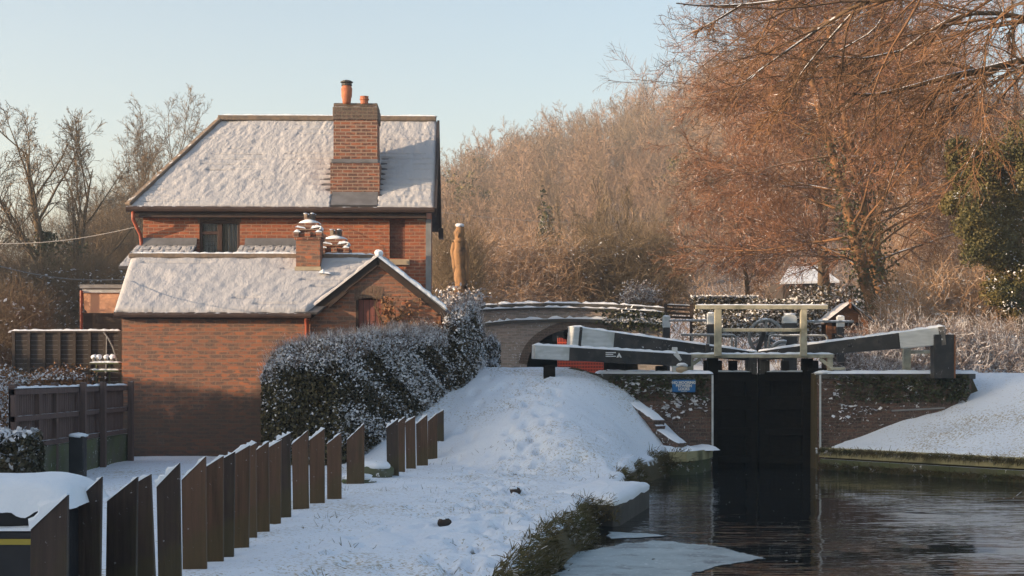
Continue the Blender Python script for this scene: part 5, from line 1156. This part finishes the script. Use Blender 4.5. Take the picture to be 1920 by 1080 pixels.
for i in range(7): x = xa+.2+i*.11; m = MB(); m.box(x,x+.07,hy+.005,hy+.02,ZZ(619,hy),ZZ(614,hy)); m.build('slot', M['hutdark'], ht_)
m = MB(); m.box(xa+.02,xb-.02,hy+.7,hy+.75,1.9,ze_); m.box(xa+.11,xb-.11,hy+.03,hy+.07,1.95,ZZ(632,hy)); m.build('back_boards', M['hutdark'], ht_)

# kerb block on the canal edge, timber edgings
kb = thing('kerb_block', 'long snow covered concrete block on the canal edge of the towpath', 'kerb stone', (1.4,19.6,0))
q = [(.62,18.75),(1.42,18.72),(1.72,19.0),(2.22,23.6),(1.7,23.6),(1.0,19.9)]
q = [(.55,19.7),(.98,19.1),(1.32,18.75),(1.42,18.9),(2.05,21.5),(1.98,21.8),(1.3,21.9)]
m = MB(); m.flat(q,-.7,.31); m.build('block', M['concrete'], kb, bevel=.04)
V = []; nn = 26
cx_ = np.mean([p[0] for p in q]); cy_ = np.mean([p[1] for p in q]); vs = []; dense = []
for i in range(len(q)):
    for s in np.arange(0,1,.1): dense.append((q[i][0]*(1-s)+q[(i+1)%len(q)][0]*s, q[i][1]*(1-s)+q[(i+1)%len(q)][1]*s))
for f, z in ((1.0,.27),(1.01,.33),(.93,.375),(.7,.40),(.35,.41),(.02,.41)):
    for p in dense: x = cx_+(p[0]-cx_)*f; y = cy_+(p[1]-cy_)*f; vs.append((x,y,z+.07*float(fbm(x*3,y*3,5))))
nd = len(dense); m = MB().add(vs,[(j*nd+i,j*nd+(i+1)%nd,(j+1)*nd+(i+1)%nd,(j+1)*nd+i) for j in range(5) for i in range(nd)]); m.build('snow_cap', M['snow'], kb, smooth=True)
le = thing('canal_edging', 'short curved pale timber edging at the foot of the left lock wall', 'edging', (3.7,29,.3))
arcp = [Vector(at(px_,py_,Y)) for px_,py_,Y in ((1255,866,28.3),(1285,862,28.3),(1310,857,28.75),(1326,850,29.3),(1334,843,29.85))]
for p in arcp: p.z = .36
m = MB()
for p, q_ in zip(arcp, arcp[1:]): m.beam(p,q_,.06,.19)
m.build('boards', M['edging'], le)
m = MB(); c0 = [(p.x,p.y) for p in arcp]+[(4.1,30.0),(3.0,30.0),(2.9,28.9)]; m.flat([((x-3.6)*.985+3.6,(y-29.2)*.985+29.2) for x,y in c0],.0,.45); m.build('fill', M['moss'], le)
m = MB(); pts_ = [Vector((3.0,29.0,.44)),Vector((4.05,29.6,.44))]; snow_strip(m,(2.9,28.9,.44),(4.06,29.55,.44),.75,.09,12,4,.3); m.build('snow_cap', M['snow'], le, smooth=True)
re_ = thing('canal_edging', 'long pale timber edging below the snowy bank right of the lock', 'edging', (8,28,.3))
e0 = [(6.42,29.98),(7.3,28.85),(8.35,27.55),(9.5,26.1),(11.5,23.7),(14,20.6)]
for p, q_ in zip(e0, e0[1:]): m = MB(); m.beam((*p,.36),(*q_,.36),.06,.20); m.build('board', M['edging'], re_)
m = MB()
for p, q_ in zip(e0, e0[1:]): m.beam((p[0]+.02,p[1]+.02,-.3),(q_[0]+.02,q_[1]+.02,-.3),.07,1.04)
m.build('foot_wall', M['moss'], re_)
o = thing('driftwood', 'thin dark branch floating at the right edge of the water', 'branch', (*wpx(1880,940),.01)); a = Vector((*wpx(1845,940),.02)); b = Vector((*wpx(1935,938),.03)); m = MB(); m.tube([a,a.lerp(b,.4)+Vector((0,.1,0)),b],[.008,.015,.02],6); m.tube([a.lerp(b,.6),a.lerp(b,.75)+Vector((.1,.2,.10))],[.01,.005],5); m.build('stem', M['bark'], o)
# carved trunk
cs = thing('carved_trunk', 'tall carved tree trunk with a snow capped head beside the house', 'sculpture', (XX(864,41),41,2)); Yc = 41
k = lambda px_, py_: at(px_,py_,Yc)
m = MB(); rg = np.random.RandomState(6); yq = np.linspace(600,452,22); pts_ = [k(865-.035*(600-y)+rg.randn()*.9,y) for y in yq]; m.tube(pts_,[float(np.interp(y,[452,470,520,560,600],[.14,.17,.165,.18,.21]))*(1+.09*rg.randn()) for y in yq],11); b_ = m.build('trunk', M['stump'], cs, smooth=True)
hd = k(862,437); yq = np.linspace(456,421,10); m = MB(); m.tube([k(862+rg.randn()*.8,y) for y in yq],[float(np.interp(y,[421,426,436,447,456],[.06,.12,.15,.13,.15]))*(1+.07*rg.randn()) for y in yq],11); m.lump((hd[0]-.03,hd[1]-.10,hd[2]-.05),(.06,.07,.10),3,10,6,.3); m.build('head', M['stump'], cs, smooth=True)
m = MB(); m.tube([k(852,455),k(850,470),k(853,500),k(855,520)],[.07,.09,.08,.03],8); m.tube([k(872,452),k(874,470),k(873,505),k(872,545)],[.06,.08,.09,.06],8); m.build('wing', M['stump'], cs, smooth=True)
m = MB(); m.lump((hd[0],hd[1],hd[2]+.21),(.14,.14,.06),3); m.build('snow_cap', M['snow'], cs, smooth=True)
# grass along the water
rg = np.random.RandomState(8); n = 15000
Y = rg.uniform(9,28.5,n); X = x_left(Y)+.10*fbm(x_left(Y)*1.1,Y*.9,51,2)-rg.rand(n)**1.2*.50+.10; keep = (vnoise(X*1.6,Y*1.1,77) > np.where(Y < 18, .12, .3)) & ~((Y > 18.3) & (Y < 22.2)); X, Y = X[keep], Y[keep]
d = x_left(Y)-X; P = np.stack([X,Y,np.minimum(height(X,Y), .40)-.02],-1); D = np.stack([.5+rg.randn(len(X))*.45, rg.randn(len(X))*.4-.15, .7+rg.randn(len(X))*.3],-1)
V, F_ = sprigs(8,P,D,rg.uniform(.05,.17,len(X)),.0065,3,.12,-.22); g1 = (V,F_)
n = 900; Pk = np.stack([rg.uniform(.75,1.35,n),18.9+rg.rand(n)*.5-.35*rg.rand(n),rg.uniform(.05,.34,n)],-1); Dk = np.stack([.3+rg.randn(n)*.4,-.4+rg.randn(n)*.3,.6+rg.randn(n)*.4],-1); g1 = join([g1, sprigs(18,Pk,Dk,rg.uniform(.06,.18,n),.0065,3,.12,-.2)])
n = 5200; t_ = rg.rand(n); e1 = np.array(e0); s_ = t_*4; i_ = np.minimum(s_.astype(int),3); f_ = (s_-i_)[:,None]; P = e1[i_]*(1-f_)+e1[i_+1]*f_; P = np.concatenate([P+np.array([.03,.03])*rg.rand(n,1)-.05, np.where(rg.rand(n)<.55,.12,.44)[:,None]-.06*rg.rand(n,1)],1)
D = np.stack([-.5+rg.randn(n)*.5,-.5+rg.randn(n)*.5,.15+rg.randn(n)*.6],-1); g2 = sprigs(9,P,D,rg.uniform(.05,.16,n),.007,3,.15,-.25)
n = 1500; px_ = rg.uniform(1215,1290,n); P = np.array([at(x,868+rg.randn()*9,28.0+.4*(x-1215)/75+rg.rand()*.3) for x in px_]); D = np.stack([.2+rg.randn(n)*.4,-.3+rg.randn(n)*.3,.5+rg.randn(n)*.4],-1); g3 = sprigs(10,P,D,rg.uniform(.08,.22,n),.008,3,.15,-.15)
n = 2400; X = rg.uniform(-3,2.2,n); Y = rg.uniform(11,29,n); kk = (vnoise(X*2,Y*1.6,91) > .66) & (X < x_left(Y)-.2); X, Y = X[kk], Y[kk]; P = np.stack([X,Y,height(X,Y)-.01],-1); D = np.stack([rg.randn(len(X))*.6,rg.randn(len(X))*.6,np.ones(len(X))*.7],-1); g4 = sprigs(11,P,D,rg.uniform(.03,.10,len(X)),.004,2,.1)
V, F_ = join([g1,g2,g3,g4]); tag(mesh_np('grass', V, F_, M['grass']), kind='stuff')
# ------------------------------------------------------------------ trees and scrub
def lv(n, ang, ln, **k): return dict(n=n, ang=ang, ln=ln, **k)
def hill_tree(seed, tall=1.0, w=1.0):
    return grow(seed, (0,0,0), (0,0,1), 5.6*tall, .12, [
        lv(15,(25*w,62*w),(.45,.68),f0=.12,up=.07,rr=.5,K=4,sides=3,rmin=.03),
        lv(7,(25,60),(.35,.6),f0=.2,up=.05,rr=.5,K=3,sides=2,rmin=.022),
        lv(6,(20,55),(.35,.7),f0=.15,up=.02,rr=.5,K=2,sides=2,rmin=.016),
        lv(2,(20,50),(.4,.8),f0=.3,up=.03,rr=.5,K=1,sides=2,rmin=.012)], trunk_sides=4, K0=5)
protos = [hill_tree(100+i, 1.0, (.8,1.0,1.15,.6)[i]) for i in range(4)]
rng = np.random.RandomState(77)
pts = []
for _ in range(9000):
    Y = 84 + 112*rng.rand()**.8; u = rng.uniform(-420, 1750)
    if u > 1500 and Y < 90: continue
    if u < 700 and Y < 140: continue
    x = (u-960)*Y/FPX
    if all((x-a)**2+(Y-b)**2 > (1.7+.008*Y)**2 for a, b, _ in pts[-400:]): pts.append((x, Y, u))
pts = [pts[i] for i in rng.permutation(len(pts))[:760]]
pts.append((XX(1000,150),150,1000))
VV = []; FF = []
TV = []; TF = []
for i, (x, Y, u) in enumerate(pts):
    tr, cr = protos[rng.randint(4)]; s = rng.uniform(.8,1.25)*np.interp(Y,[84,180],[.62,1.15])*(.62 if u < 700 else 1); a = rng.uniform(0,6.28); c, sn_ = math.cos(a)*s, math.sin(a)*s
    Rm = np.array([[c,-sn_,0],[sn_,c,0],[0,0,s*rng.uniform(.9,1.15)]]); base = np.array([x,Y,hz(x,Y)-.2])
    VV.append(cr[0]@Rm.T+base); FF.append(cr[1]); TV.append(tr[0]@Rm.T+base); TF.append(tr[1])
# understorey brush between the trees
n = 34000; Yb = 58+110*rng.rand(n)**1.4; ub = rng.uniform(-420,1800,n); xb_ = (ub-960)*Yb/FPX
P = np.stack([xb_,Yb,height(xb_,Yb)-.1],-1); D = np.stack([rng.randn(n)*1.1,rng.randn(n)*1.1,np.ones(n)],-1)
br_ = sprigs(5,P,D,rng.uniform(.8,2.4,n),.018,3,.3,0)
kids = Plant(6)
V1, F1 = join(list(zip(VV,FF))); V2, F2 = join(list(zip(TV,TF)))
V, F_ = join([(V1,F1),(V2,F2),br_]); tag(mesh_np('hillside_wood', V, F_, M['twig_hill']), kind='stuff')
print('hill', len(pts), len(F_))

def place(proto, name, label, cat, x, Y, s, bark, twig, rot=0, group=None, sz=1):
    tr, cr = proto; c, sn_ = math.cos(rot)*s, math.sin(rot)*s; Rm = np.array([[c,-sn_,0],[sn_,c,0],[0,0,s*sz]]); b = np.array([x,Y,hz(x,Y)-.1])
    o = thing(name, label, cat, tuple(b), group); mesh_np('trunk', tr[0]@Rm.T+b, tr[1], bark, o, smooth=True); mesh_np('crown', cr[0]@Rm.T+b, cr[1], twig, o); return o
# trees on the hill that stand out
round_ = grow(301,(0,0,0),(0,0,1),8,.22,[lv(16,(25,70),(.5,.7),f0=.15,up=.12,K=4,sides=3,rmin=.03),lv(8,(25,60),(.35,.6),up=.08,K=3,sides=2,rmin=.02),lv(7,(20,55),(.4,.7),up=.04,K=2,sides=2,rmin=.014),lv(3,(20,50),(.4,.8),K=1,sides=2,rmin=.011)],trunk_sides=5)
place(round_,'bare_tree','round topped bare tree standing out on the hill skyline','tree',XX(1030,185),185,.95,M['bark'],M['twig_hill'],1)
spind = grow(302,(0,0,0),(0,0,1),11,.14,[lv(14,(30,55),(.18,.3),f0=.4,up=.1,K=3,sides=3,rmin=.03),lv(6,(25,60),(.4,.6),up=.08,K=2,sides=2,rmin=.02),lv(4,(20,55),(.4,.7),K=1,sides=2,rmin=.014)],trunk_sides=4)
place(spind,'bare_tree','thin sparse tree poking above the skyline right of the round tree','tree',XX(1104,180),180,.75,M['bark'],M['twig'],2)
# many stemmed tree in front of the wood
rg = np.random.RandomState(31); n = 15; a = rg.uniform(0,6.28,n); D = np.stack([np.cos(a)*.42*rg.rand(n)**.6,np.sin(a)*.3*rg.rand(n),np.ones(n)],-1); b = np.array([XX(1128,58),58,2.0]); P = b+np.stack([np.cos(a)*.8*rg.rand(n),np.sin(a)*.5,np.zeros(n)],-1)
tree('many_stemmed_tree','bushy many stemmed olive brown tree in front of the hillside wood', P, D, rg.uniform(4.5,6.6,n), rg.uniform(.06,.10,n), [lv(12,(14,34),(.3,.5),f0=.25,up=.10,K=4,rmin=.016,sides=3),lv(8,(15,40),(.35,.6),up=.08,K=3,sides=2,rmin=.012),lv(6,(15,40),(.4,.7),up=.05,K=2,sides=2,rmin=.009)], 33, M['bark'], M['twig_olive'], origin=tuple(b), trunk_sides=5, K0=6, wig0=.04, up0=.05)
def evergreen(label, px_, Y, w, h_, n, size, mat, seed, snow=0, zb=None):
    x = XX(px_,Y); z = hz(x,Y) if zb is None else zb; rg = np.random.RandomState(seed); o = thing('evergreen_tree', label, 'tree', (x,Y,z))
    m = MB(); m.tube([(x,Y,z-.2),(x,Y,z+h_*.8)],[w*.06,w*.02],6); m.build('trunk', M['bark'], o)
    parts = [clump(rg,(x+w*.25*rg.randn(),Y+w*.3*rg.randn(),z+h_*(.35+.5*rg.rand())),(w*.45,w*.45,h_*.26),n//8,size) for _ in range(8)]; V, F_ = join(parts); mesh_np('crown', V, F_, mat, o)
    if snow: V, F_ = join([leaves(rg, clump(rg,(x,Y,z+h_*.75),(w*.5,w*.5,h_*.25),snow,size)[0].reshape(-1,4,3).mean(1), size, np.array([0,0,1.4]), .6)]); tag(mesh_np('snow', V, F_, M['hedgesnow'], o), kind='stuff')
    return o
evergreen('small dark conifer high on the hill skyline left of the round tree', 899, 175, 2.6, 8, 1400, .16, M['yew'], 1)
evergreen('dark green evergreen clump halfway up the hillside behind the house', 905, 125, 4, 6, 2400, .13, M['yew'], 2)
evergreen('dark ivy covered trunk in the hillside wood left of the many stemmed tree', 1025, 75, 1.0, 6, 1500, .10, M['ivy'], 3, 160)
evergreen('dark evergreen patch high on the right of the hillside wood', 1290, 110, 4.2, 5, 2600, .12, M['yew'], 4)
def scrub(label, box_, n, L, mat, seed, Y, name='thicket', snow=0, lean=(0,0,1), r=.008, fine=4, leafmat=None):
    """bank of tangled stems: box_ in photo pixels (x0,x1,ytop,ybase) at depth Y"""
    rg = np.random.RandomState(seed); x0,x1,y0,y1 = box_; o = thing(name, label, 'thicket', (XX((x0+x1)/2,Y),Y,ZZ(y1,Y)))
    X = XX(rg.uniform(x0,x1,n),Y); Yy = Y+rg.uniform(0,2.6,n); zt, zb = ZZ(y0,Y), ZZ(y1,Y); q = rg.rand(n); Z = zb+(zt-zb)*q**1.2*np.interp(X,[XX(x0,Y),XX(x0+.2*(x1-x0),Y),XX(x1-.2*(x1-x0),Y),XX(x1,Y)],[.6,1,1,.7])
    P = np.stack([X,Yy,Z],-1); D = np.array(lean)+rg.randn(n,3)*.75
    pl = Plant(seed); pts = pl.poly(P,D,rg.uniform(.5,1.,n)*L,4,.22,.0); A = tubes(pts,np.full(n,r),3,.6,0,seed)
    p2,d2,l2,r2 = pl.kids(pts,np.full(n,r),np.full(n,L),fine,.1,1.,(25,75),(.25,.55),.6); B2 = tubes(pl.poly(p2,d2,l2,3,.25,0),np.maximum(r2,.004),2,.6,0,seed+1)
    V, F_ = join([A,B2]); mesh_np('stems', V, F_, mat, o)
    if snow: C = np.stack([XX(rg.uniform(x0,x1,snow),Y),Y+rg.uniform(0,2.4,snow),zb+(zt-zb)*rg.rand(snow)],-1); V, F_ = leaves(rg,C,.05,np.array([0,-.2,1.2]),.6); tag(mesh_np('snow', V, F_, M['hedgesnow'], o), kind='stuff')
    return o
# scrub behind the bridge and lock
scrub('sandy brown tangle of low stems above the left half of the bridge',(810,1090,455,570),2600,1.6,M['twig_gold'],41,50,lean=(.35,0,.25))
scrub('frosty olive scrub above the right half of the bridge',(1070,1300,440,565),2400,1.6,M['twig_olive'],42,50,snow=500,lean=(-.3,0,.3))
evergreen('dark green bush with a frosted top right of the many stemmed tree',1205,52,1.5,2.6,3000,.06,M['ivy'],6,700,2.3)
bush('snowy_shrub','grey frosted shrub directly behind the middle of the bridge parapet','shrub',lambda r,n: np.array([at(r.normal(1200,16),566-abs(r.normal(0,15)),46+r.rand()) for _ in range(n)]),1400,.045,M['twig_frost'],51,500,None,.04,40,loc=(XX(1200,46),46,3),height_=1.5)
bush('snowy_hedge','low dark hedge with snow on top behind the handrail','hedge',lambda r,n: np.array([at(r.uniform(1295,1420),556+r.rand()*34,44+r.rand()) for _ in range(n)]),3600,.05,M['leaf'],52,1700,lambda r,n: np.array([at(r.uniform(1295,1420),555+r.rand()**2.5*30,44+r.rand()) for _ in range(n)]),.05,0,loc=(XX(1360,44),44.5,2))
for i,(lab,x0,x1,y0,y1,nn) in enumerate((('snow speckled bank of ivy behind the left handrail post',1300,1440,585,632,2600),('snow speckled brambles behind the iron wheel',1400,1560,560,630,3400),('snow speckled brambles behind the timber hut',1480,1700,535,640,3600))):
    bush('snowy_bramble',lab,'shrub',lambda r,n: np.array([at(r.uniform(x0,x1),y0+(y1-y0)*r.rand()**.8,41+i*.6+1.5*r.rand()) for _ in range(n)]),nn,.05,M['leaf'],53+i,int(nn*.75),None,.05,60,'twig_frost',loc=(XX((x0+x1)/2,42),42,2),height_=2.2)
# a snowy roof glimpsed through the trees
cot = thing('snowy_roofed_cottage','low building with a snow covered roof glimpsed under the big red brown tree','house',(XX(1515,66),66,2)); yc = 66
m = MB(); m.box(XX(1470,yc),XX(1568,yc),yc+.3,yc+5,1.5,ZZ(528,yc)); m.build('wall', M['larch'], cot); m = MB(); m.slab((XX(1462,yc),yc,ZZ(529,yc)),(XX(1574,yc),yc,ZZ(526,yc)),(XX(1560,yc),yc+2.6,ZZ(498,yc+2.6)),(XX(1500,yc),yc+2.6,ZZ(500,yc+2.6)),.1); m.build('roof', M['snow'], cot)
# big red brown trees by the lock
red = [lv(36,(55,88),(.38,.56),f0=.12,up=.015,K=6,wig=.10,rr=.27,rmin=.016,sides=4,flat=.55),lv(11,(25,60),(.30,.55),f0=.15,up=-.01,K=4,wig=.14,rmin=.010,sides=3),lv(11,(20,55),(.35,.7),f0=.1,up=-.02,K=3,wig=.16,sides=2,rmin=.0075),lv(6,(20,60),(.4,.8),f0=.1,up=0,K=2,sides=2,rmin=.006)]
YT = 46.0
def lean_tree(label, foot, mid, top, Y, r, seed, levels, bark, twig, ivy_n=0, L=None, name='leaning_tree'):
    f = Vector(at(*foot,Y)); t_ = Vector(at(*top,Y)); d = t_-f
    o = tree(name, label, tuple(f), tuple(d.normalized()), d.length, r, levels, seed, bark, twig, K0=8, wig0=.03, up0=.0)
    if ivy_n:
        rg = np.random.RandomState(seed); P = np.array([tuple(f.lerp(t_, .02+.42*rg.rand()**1.3)) for _ in range(ivy_n)])+rg.randn(ivy_n,3)*.24; V, F_ = leaves(rg,P,.055); mesh_np('ivy', V, F_, M['ivy'], o)
    return o
lean_tree('thick leaning trunk with orange bark, leftmost of the clump behind the hut',(1648,615),None,(1440,-170),40,.20,61,red,M['bark_or'],M['twig_red'],1500)
lean_tree('second leaning trunk of the clump behind the hut, with orange bark and red brown twigs',(1664,612),None,(1480,-190),41,.17,62,red,M['bark_or'],M['twig_red'],900)
lean_tree('straighter slim trunk at the right of the clump behind the hut, with red brown twigs',(1674,608),None,(1560,-200),42,.14,63,[dict(red[0],n=26)]+red[1:],M['bark_or'],M['twig_red'],700)
lean_tree('red brown tree behind the clump, its crown reaching over the hill edge',(1560,600),None,(1450,20),54,.16,64,[dict(red[0],n=32,ln=(.40,.6))]+red[1:],M['bark'],M['twig_red'])
lean_tree('red brown tree at the far right behind the clump',(1760,610),None,(1730,-150),52,.2,65,[dict(red[0],n=32)]+red[1:],M['bark'],M['twig_red'])
lean_tree('brown tree whose twigs show between the yew and the hanging limbs',(1890,600),None,(1880,-120),55,.2,67,[dict(red[0],n=30,ang=(35,75))]+red[1:],M['bark'],M['twig_gold'])
lean_tree('tall red brown tree filling the top of the view behind the limbs',(1540,600),None,(1580,-330),58,.2,68,[dict(red[0],n=38,f0=.3)]+red[1:],M['bark'],M['twig_red'])
lean_tree('low red brown tree above the left end of the handrail',(1405,590),None,(1370,300),52,.10,66,[dict(red[0],n=26,ln=(.45,.7))]+red[1:],M['bark'],M['twig_red'])
# lit scrub on the right bank
scrub('tall golden tangle of frosted stems right of the leaning trunks',(1680,1990,330,640),3800,1.5,M['twig_gold'],71,47,snow=500,fine=5)
scrub('golden brown brambles behind the right balance beam',(1680,1960,520,690),2600,1.0,M['twig_gold'],72,36,fine=5,snow=500)
scrub('dull frosted undergrowth in the shade below the right balance beam',(1600,1960,620,705),2200,.8,M['twig_frost'],73,33.5,fine=4,snow=500)
scrub('frosted pink brown bramble bank right of the timber hut',(1640,1800,545,660),1800,.9,M['twig_frost'],74,43.5,fine=4,snow=400)
yx = thing('yew_tree','dark green yew bough hanging at the right edge of the view','tree',(XX(1915,36),36.3,2)); rg = np.random.RandomState(81)
m = MB(); m.tube([(XX(1915,36),36.3,1.6),(XX(1910,36),36.3,5),(XX(1895,36),36.2,7.2)],[.28,.22,.08],8); m.build('trunk', M['bark'], yx)
cl = [(1850,300,48,40),(1815,330,34,40),(1880,350,60,50),(1830,400,46,44),(1900,420,60,60),(1850,460,46,40),(1905,510,50,46),(1870,545,36,26),(1800,280,24,20),(1920,300,60,60),(1895,575,26,18),(1790,380,20,20)]
V, F_ = join([clump(rg,at(a,b,36+rg.randn()*.5),(c*36/FPX*1.15,.7,d*36/FPX*1.15),6000,.035,22) for a,b,c,d in cl]); mesh_np('crown', V, F_, M['yew'], yx)
V, F_ = join([leaves(rg, clump(rg,at(a,b-d*.3,35.5),(c*36/FPX,.6,d*36/FPX*.8),60,.03,8)[0].reshape(-1,4,3).mean(1), .03, np.array([0,-.2,1.2]), .6) for a,b,c,d in cl]); tag(mesh_np('snow', V, F_, M['hedgesnow'], yx), kind='stuff')
bl = []
for a,b,c,d in cl:
    s = Vector((XX(1910,36),36.25,min(6.9,ZZ(b+20,36)))); e = Vector(at(a-c*.6,b+10,36)); bl.append((s,e))
m = MB(); [m.tube([s,s.lerp(e,.5)+Vector((0,0,.15)),e],[.06,.035,.012],5) for s,e in bl]; m.build('bough', M['bark'], yx)
# tree off to the right whose limbs hang into the top of the view
ov = thing('overhanging_tree','bare tree rooted right of the view, its snowy limbs hanging across the top right','tree',(10.6,22.5,1.6))
m = MB(); m.tube([(10.6,22.5,1.0),(10.5,22.4,4),(10.1,22.2,7.5),(9.8,22.1,10)],[.42,.36,.3,.2],12); m.build('trunk', M['bark'], ov, smooth=True)
limbs = [([(1990,95),(1920,112),(1860,128),(1800,140),(1780,143),(1720,160),(1640,180),(1600,176)],22,.085),([(1990,60),(1920,30),(1830,20),(1760,45),(1690,95),(1640,140),(1610,200)],21,.05),
         ([(2000,-20),(1900,-30),(1750,-10),(1620,0),(1570,30),(1500,78),(1440,120),(1400,150)],20,.055),([(2000,-40),(1800,-50),(1620,-35),(1480,0),(1390,10),(1320,12),(1268,6)],20.5,.045),
         ([(2000,200),(1930,110),(1880,150),(1850,190),(1845,250),(1800,330)],20.5,.03),([(1990,20),(1900,0),(1850,60),(1845,130),(1842,210)],19.5,.03),([(1780,143),(1740,200),(1690,280),(1660,370),(1640,450)],21.5,.022),([(1860,128),(1800,190),(1760,260),(1720,330)],21.5,.022),
         ([(1620,0),(1540,90),(1500,140),(1470,200),(1420,240)],20.5,.02),([(1690,95),(1620,110),(1550,105),(1500,125)],21,.018),([(1390,10),(1340,40),(1310,55),(1290,62)],20.5,.018),([(1990,-60),(1700,-30),(1660,20),(1640,60),(1560,100),(1480,170)],21.5,.03),([(1920,30),(1890,60),(1900,100)],21,.02)]
LP = []; LR = []
for i,(pl_,Y,r) in enumerate(limbs):
    c = np.array([at(p,q,Y+.25*math.sin(k*1.3+i)) for k,(p,q) in enumerate(pl_)]); c = np.vstack([[(10.32+.03*math.sin(i*2.),22.3,max(3.2,c[0][2]-.9+.12*math.sin(i*3.1)))], c]) if pl_[0][0] >= 1980 else c; s = np.linspace(0,len(c)-1,17); k0 = np.minimum(s.astype(int),len(c)-2); f = (s-k0)[:,None]
    pts_ = c[k0]*(1-f)+c[k0+1]*f; pts_[1:-1] = .25*pts_[:-2]+.5*pts_[1:-1]+.25*pts_[2:]; LP.append(pts_); LR.append(r)
LP = np.stack(LP); LR = np.array(LR); LL = np.linalg.norm(np.diff(LP,axis=1),axis=2).sum(1)
M['limb'] = twigmat('limb_bark', (.13,.085,.05), (.085,.06,.04), 0, .55)
up_ = grow(95, np.array([(10.1,22.2,7.3),(9.95,22.15,8.2),(9.8,22.1,9.6)]), np.array([(.5,.3,1),(.2,-.5,1),(-.1,.1,1)]), np.array([4.,4.,4.5]), np.array([.15,.14,.17]), [lv(9,(25,60),(.4,.65),up=.08,K=5,rmin=.02,sides=4),lv(8,(25,55),(.35,.6),up=.04,K=4,rmin=.01,sides=3),lv(6,(25,55),(.35,.7),K=3,rmin=.006,sides=2)])
V, F_ = join([up_[0], up_[1]]); mesh_np('upper_crown', V, F_, M['limb'], ov)
V, F_ = tubes(LP, LR, 7, .80, .006); mesh_np('limb', V, F_, M['limb'], ov, smooth=True)
pl = Plant(91); out = []; pts_, R_, L_ = LP, LR, LL
for l in (dict(n=15,ang=(20,55),ln=(.22,.42),K=5,wig=.10,up=-.06,sides=4,rmin=.009,f0=.2),dict(n=9,ang=(20,55),ln=(.3,.55),K=4,wig=.12,up=-.03,sides=3,rmin=.006,f0=.15),dict(n=5,ang=(20,55),ln=(.3,.6),K=3,wig=.12,up=0,sides=2,rmin=.004,f0=.15)):
    p,d,ll,r = pl.kids(pts_,R_,L_,l['n'],l['f0'],1.,l['ang'],l['ln'],.55,bias=(-.3,0,-.1)); pts_ = pl.poly(p,d,ll,l['K'],l['wig'],l['up']); R_ = np.maximum(r,l['rmin']); L_ = ll; kp = ((pts_[...,0]/pts_[...,1])*FPX+960).min(1) > 1268+60*pl.r.rand(len(pts_))*(pts_[:,-1,2] < 7.2); pts_, R_, L_ = pts_[kp], R_[kp], L_[kp]; out.append(tubes(pts_,R_,l['sides'],.6,.003,5))
V, F_ = join(out); M['twig_over'] = twigmat('twig_overhang',(.22,.12,.065),(.13,.085,.055),.06,.2,scale=.8); mesh_np('crown', V, F_, M['twig_over'], ov)
# trees on the left
ash = [lv(10,(20,48),(.62,.90),f0=.14,up=.055,K=7,wig=.07,rr=.42,rmin=.02,sides=5),lv(12,(25,58),(.26,.50),f0=.2,up=.05,K=5,wig=.09,rmin=.012,sides=3),lv(8,(25,55),(.30,.60),f0=.15,up=.03,K=4,wig=.11,rmin=.009,sides=2),lv(6,(25,55),(.35,.7),f0=.15,up=.02,K=3,wig=.12,rmin=.008,sides=2)]
def left_tree(label, px_, base, topy, Y, r, seed, ivy_n, lean=0, levels=ash):
    P = at(px_,base,Y); H = (base-topy)*Y/FPX; o = tree('bare_tree', label, P, (lean,0,1), H*.80, r, levels, seed, M['bark'], M['twig'], K0=8, wig0=.05, up0=.05)
    rg = np.random.RandomState(seed); 
    if ivy_n: Q = np.array(P)+np.stack([rg.randn(ivy_n)*.26+lean*H*.4*0,rg.randn(ivy_n)*.26,rg.rand(ivy_n)**1.4*H*.42],-1); Q[:,0] += lean*(Q[:,2]-P[2]); V, F_ = leaves(rg,Q,.07); mesh_np('ivy', V, F_, M['ivy'], o)
    return o
left_tree('large bare spreading tree with an ivy clad trunk at the left edge',92,610,195,52,.26,111,2200,-.02)
left_tree('bare tree leaning right beside the large one, forking low',128,610,240,53,.19,112,1300,.10)
left_tree('bare tree with ivy on its stem nearest the left end of the house roof',322,560,205,72,.20,113,700,.02,[dict(ash[0],ang=(12,30))]+ash[1:])
left_tree('slimmer bare tree second left from the house roof',286,560,245,74,.14,114,300,-.03,[dict(ash[0],ang=(12,30))]+ash[1:])
left_tree('slim bare tree with a narrow crown third left from the house roof',262,570,262,75,.12,115,200,0,[dict(ash[0],ang=(10,28))]+ash[1:])
left_tree('bare tree half out of view at the left edge',-40,620,290,50,.18,116,800,.05)
scrub('brown leafless thicket left of the house behind the bare trees',(-40,300,425,600),3600,1.9,M['twig'],121,58,fine=5)
scrub('russet brown thicket sloping down from the house roof',(150,300,380,520),2200,2.4,M['twig'],122,66,fine=5)
scrub('dark snow flecked undergrowth behind the peach building',(-60,245,500,640),3000,1.2,M['twig'],123,42,fine=4,snow=1200)
scrub('dark frosted stems at the left edge beyond the larch fence panel',(-80,40,560,720),1300,1.0,M['twig'],124,33,fine=4,snow=300)
scrub('brown stems at the foot of the carved trunk',(806,900,450,575),900,1.5,M['twig_olive'],125,43,fine=4)

# ------------------------------------------------------------------ winter haze in the valley
hz_m = bpy.data.materials.new('haze'); hz_m.use_nodes = True; nt = hz_m.node_tree
nt.nodes.remove(nt.nodes['Principled BSDF']); pv = nt.nodes.new('ShaderNodeVolumePrincipled'); pv.inputs['Color'].default_value = (.93,.96,.965,1); pv.inputs['Density'].default_value = .0013; pv.inputs['Anisotropy'].default_value = .2
nt.links.new(pv.outputs[0], nt.nodes['Material Output'].inputs['Volume'])
hb = MB().box(-905,905,-305,1405,-2.5,64).build('haze', hz_m); tag(hb, kind='stuff')
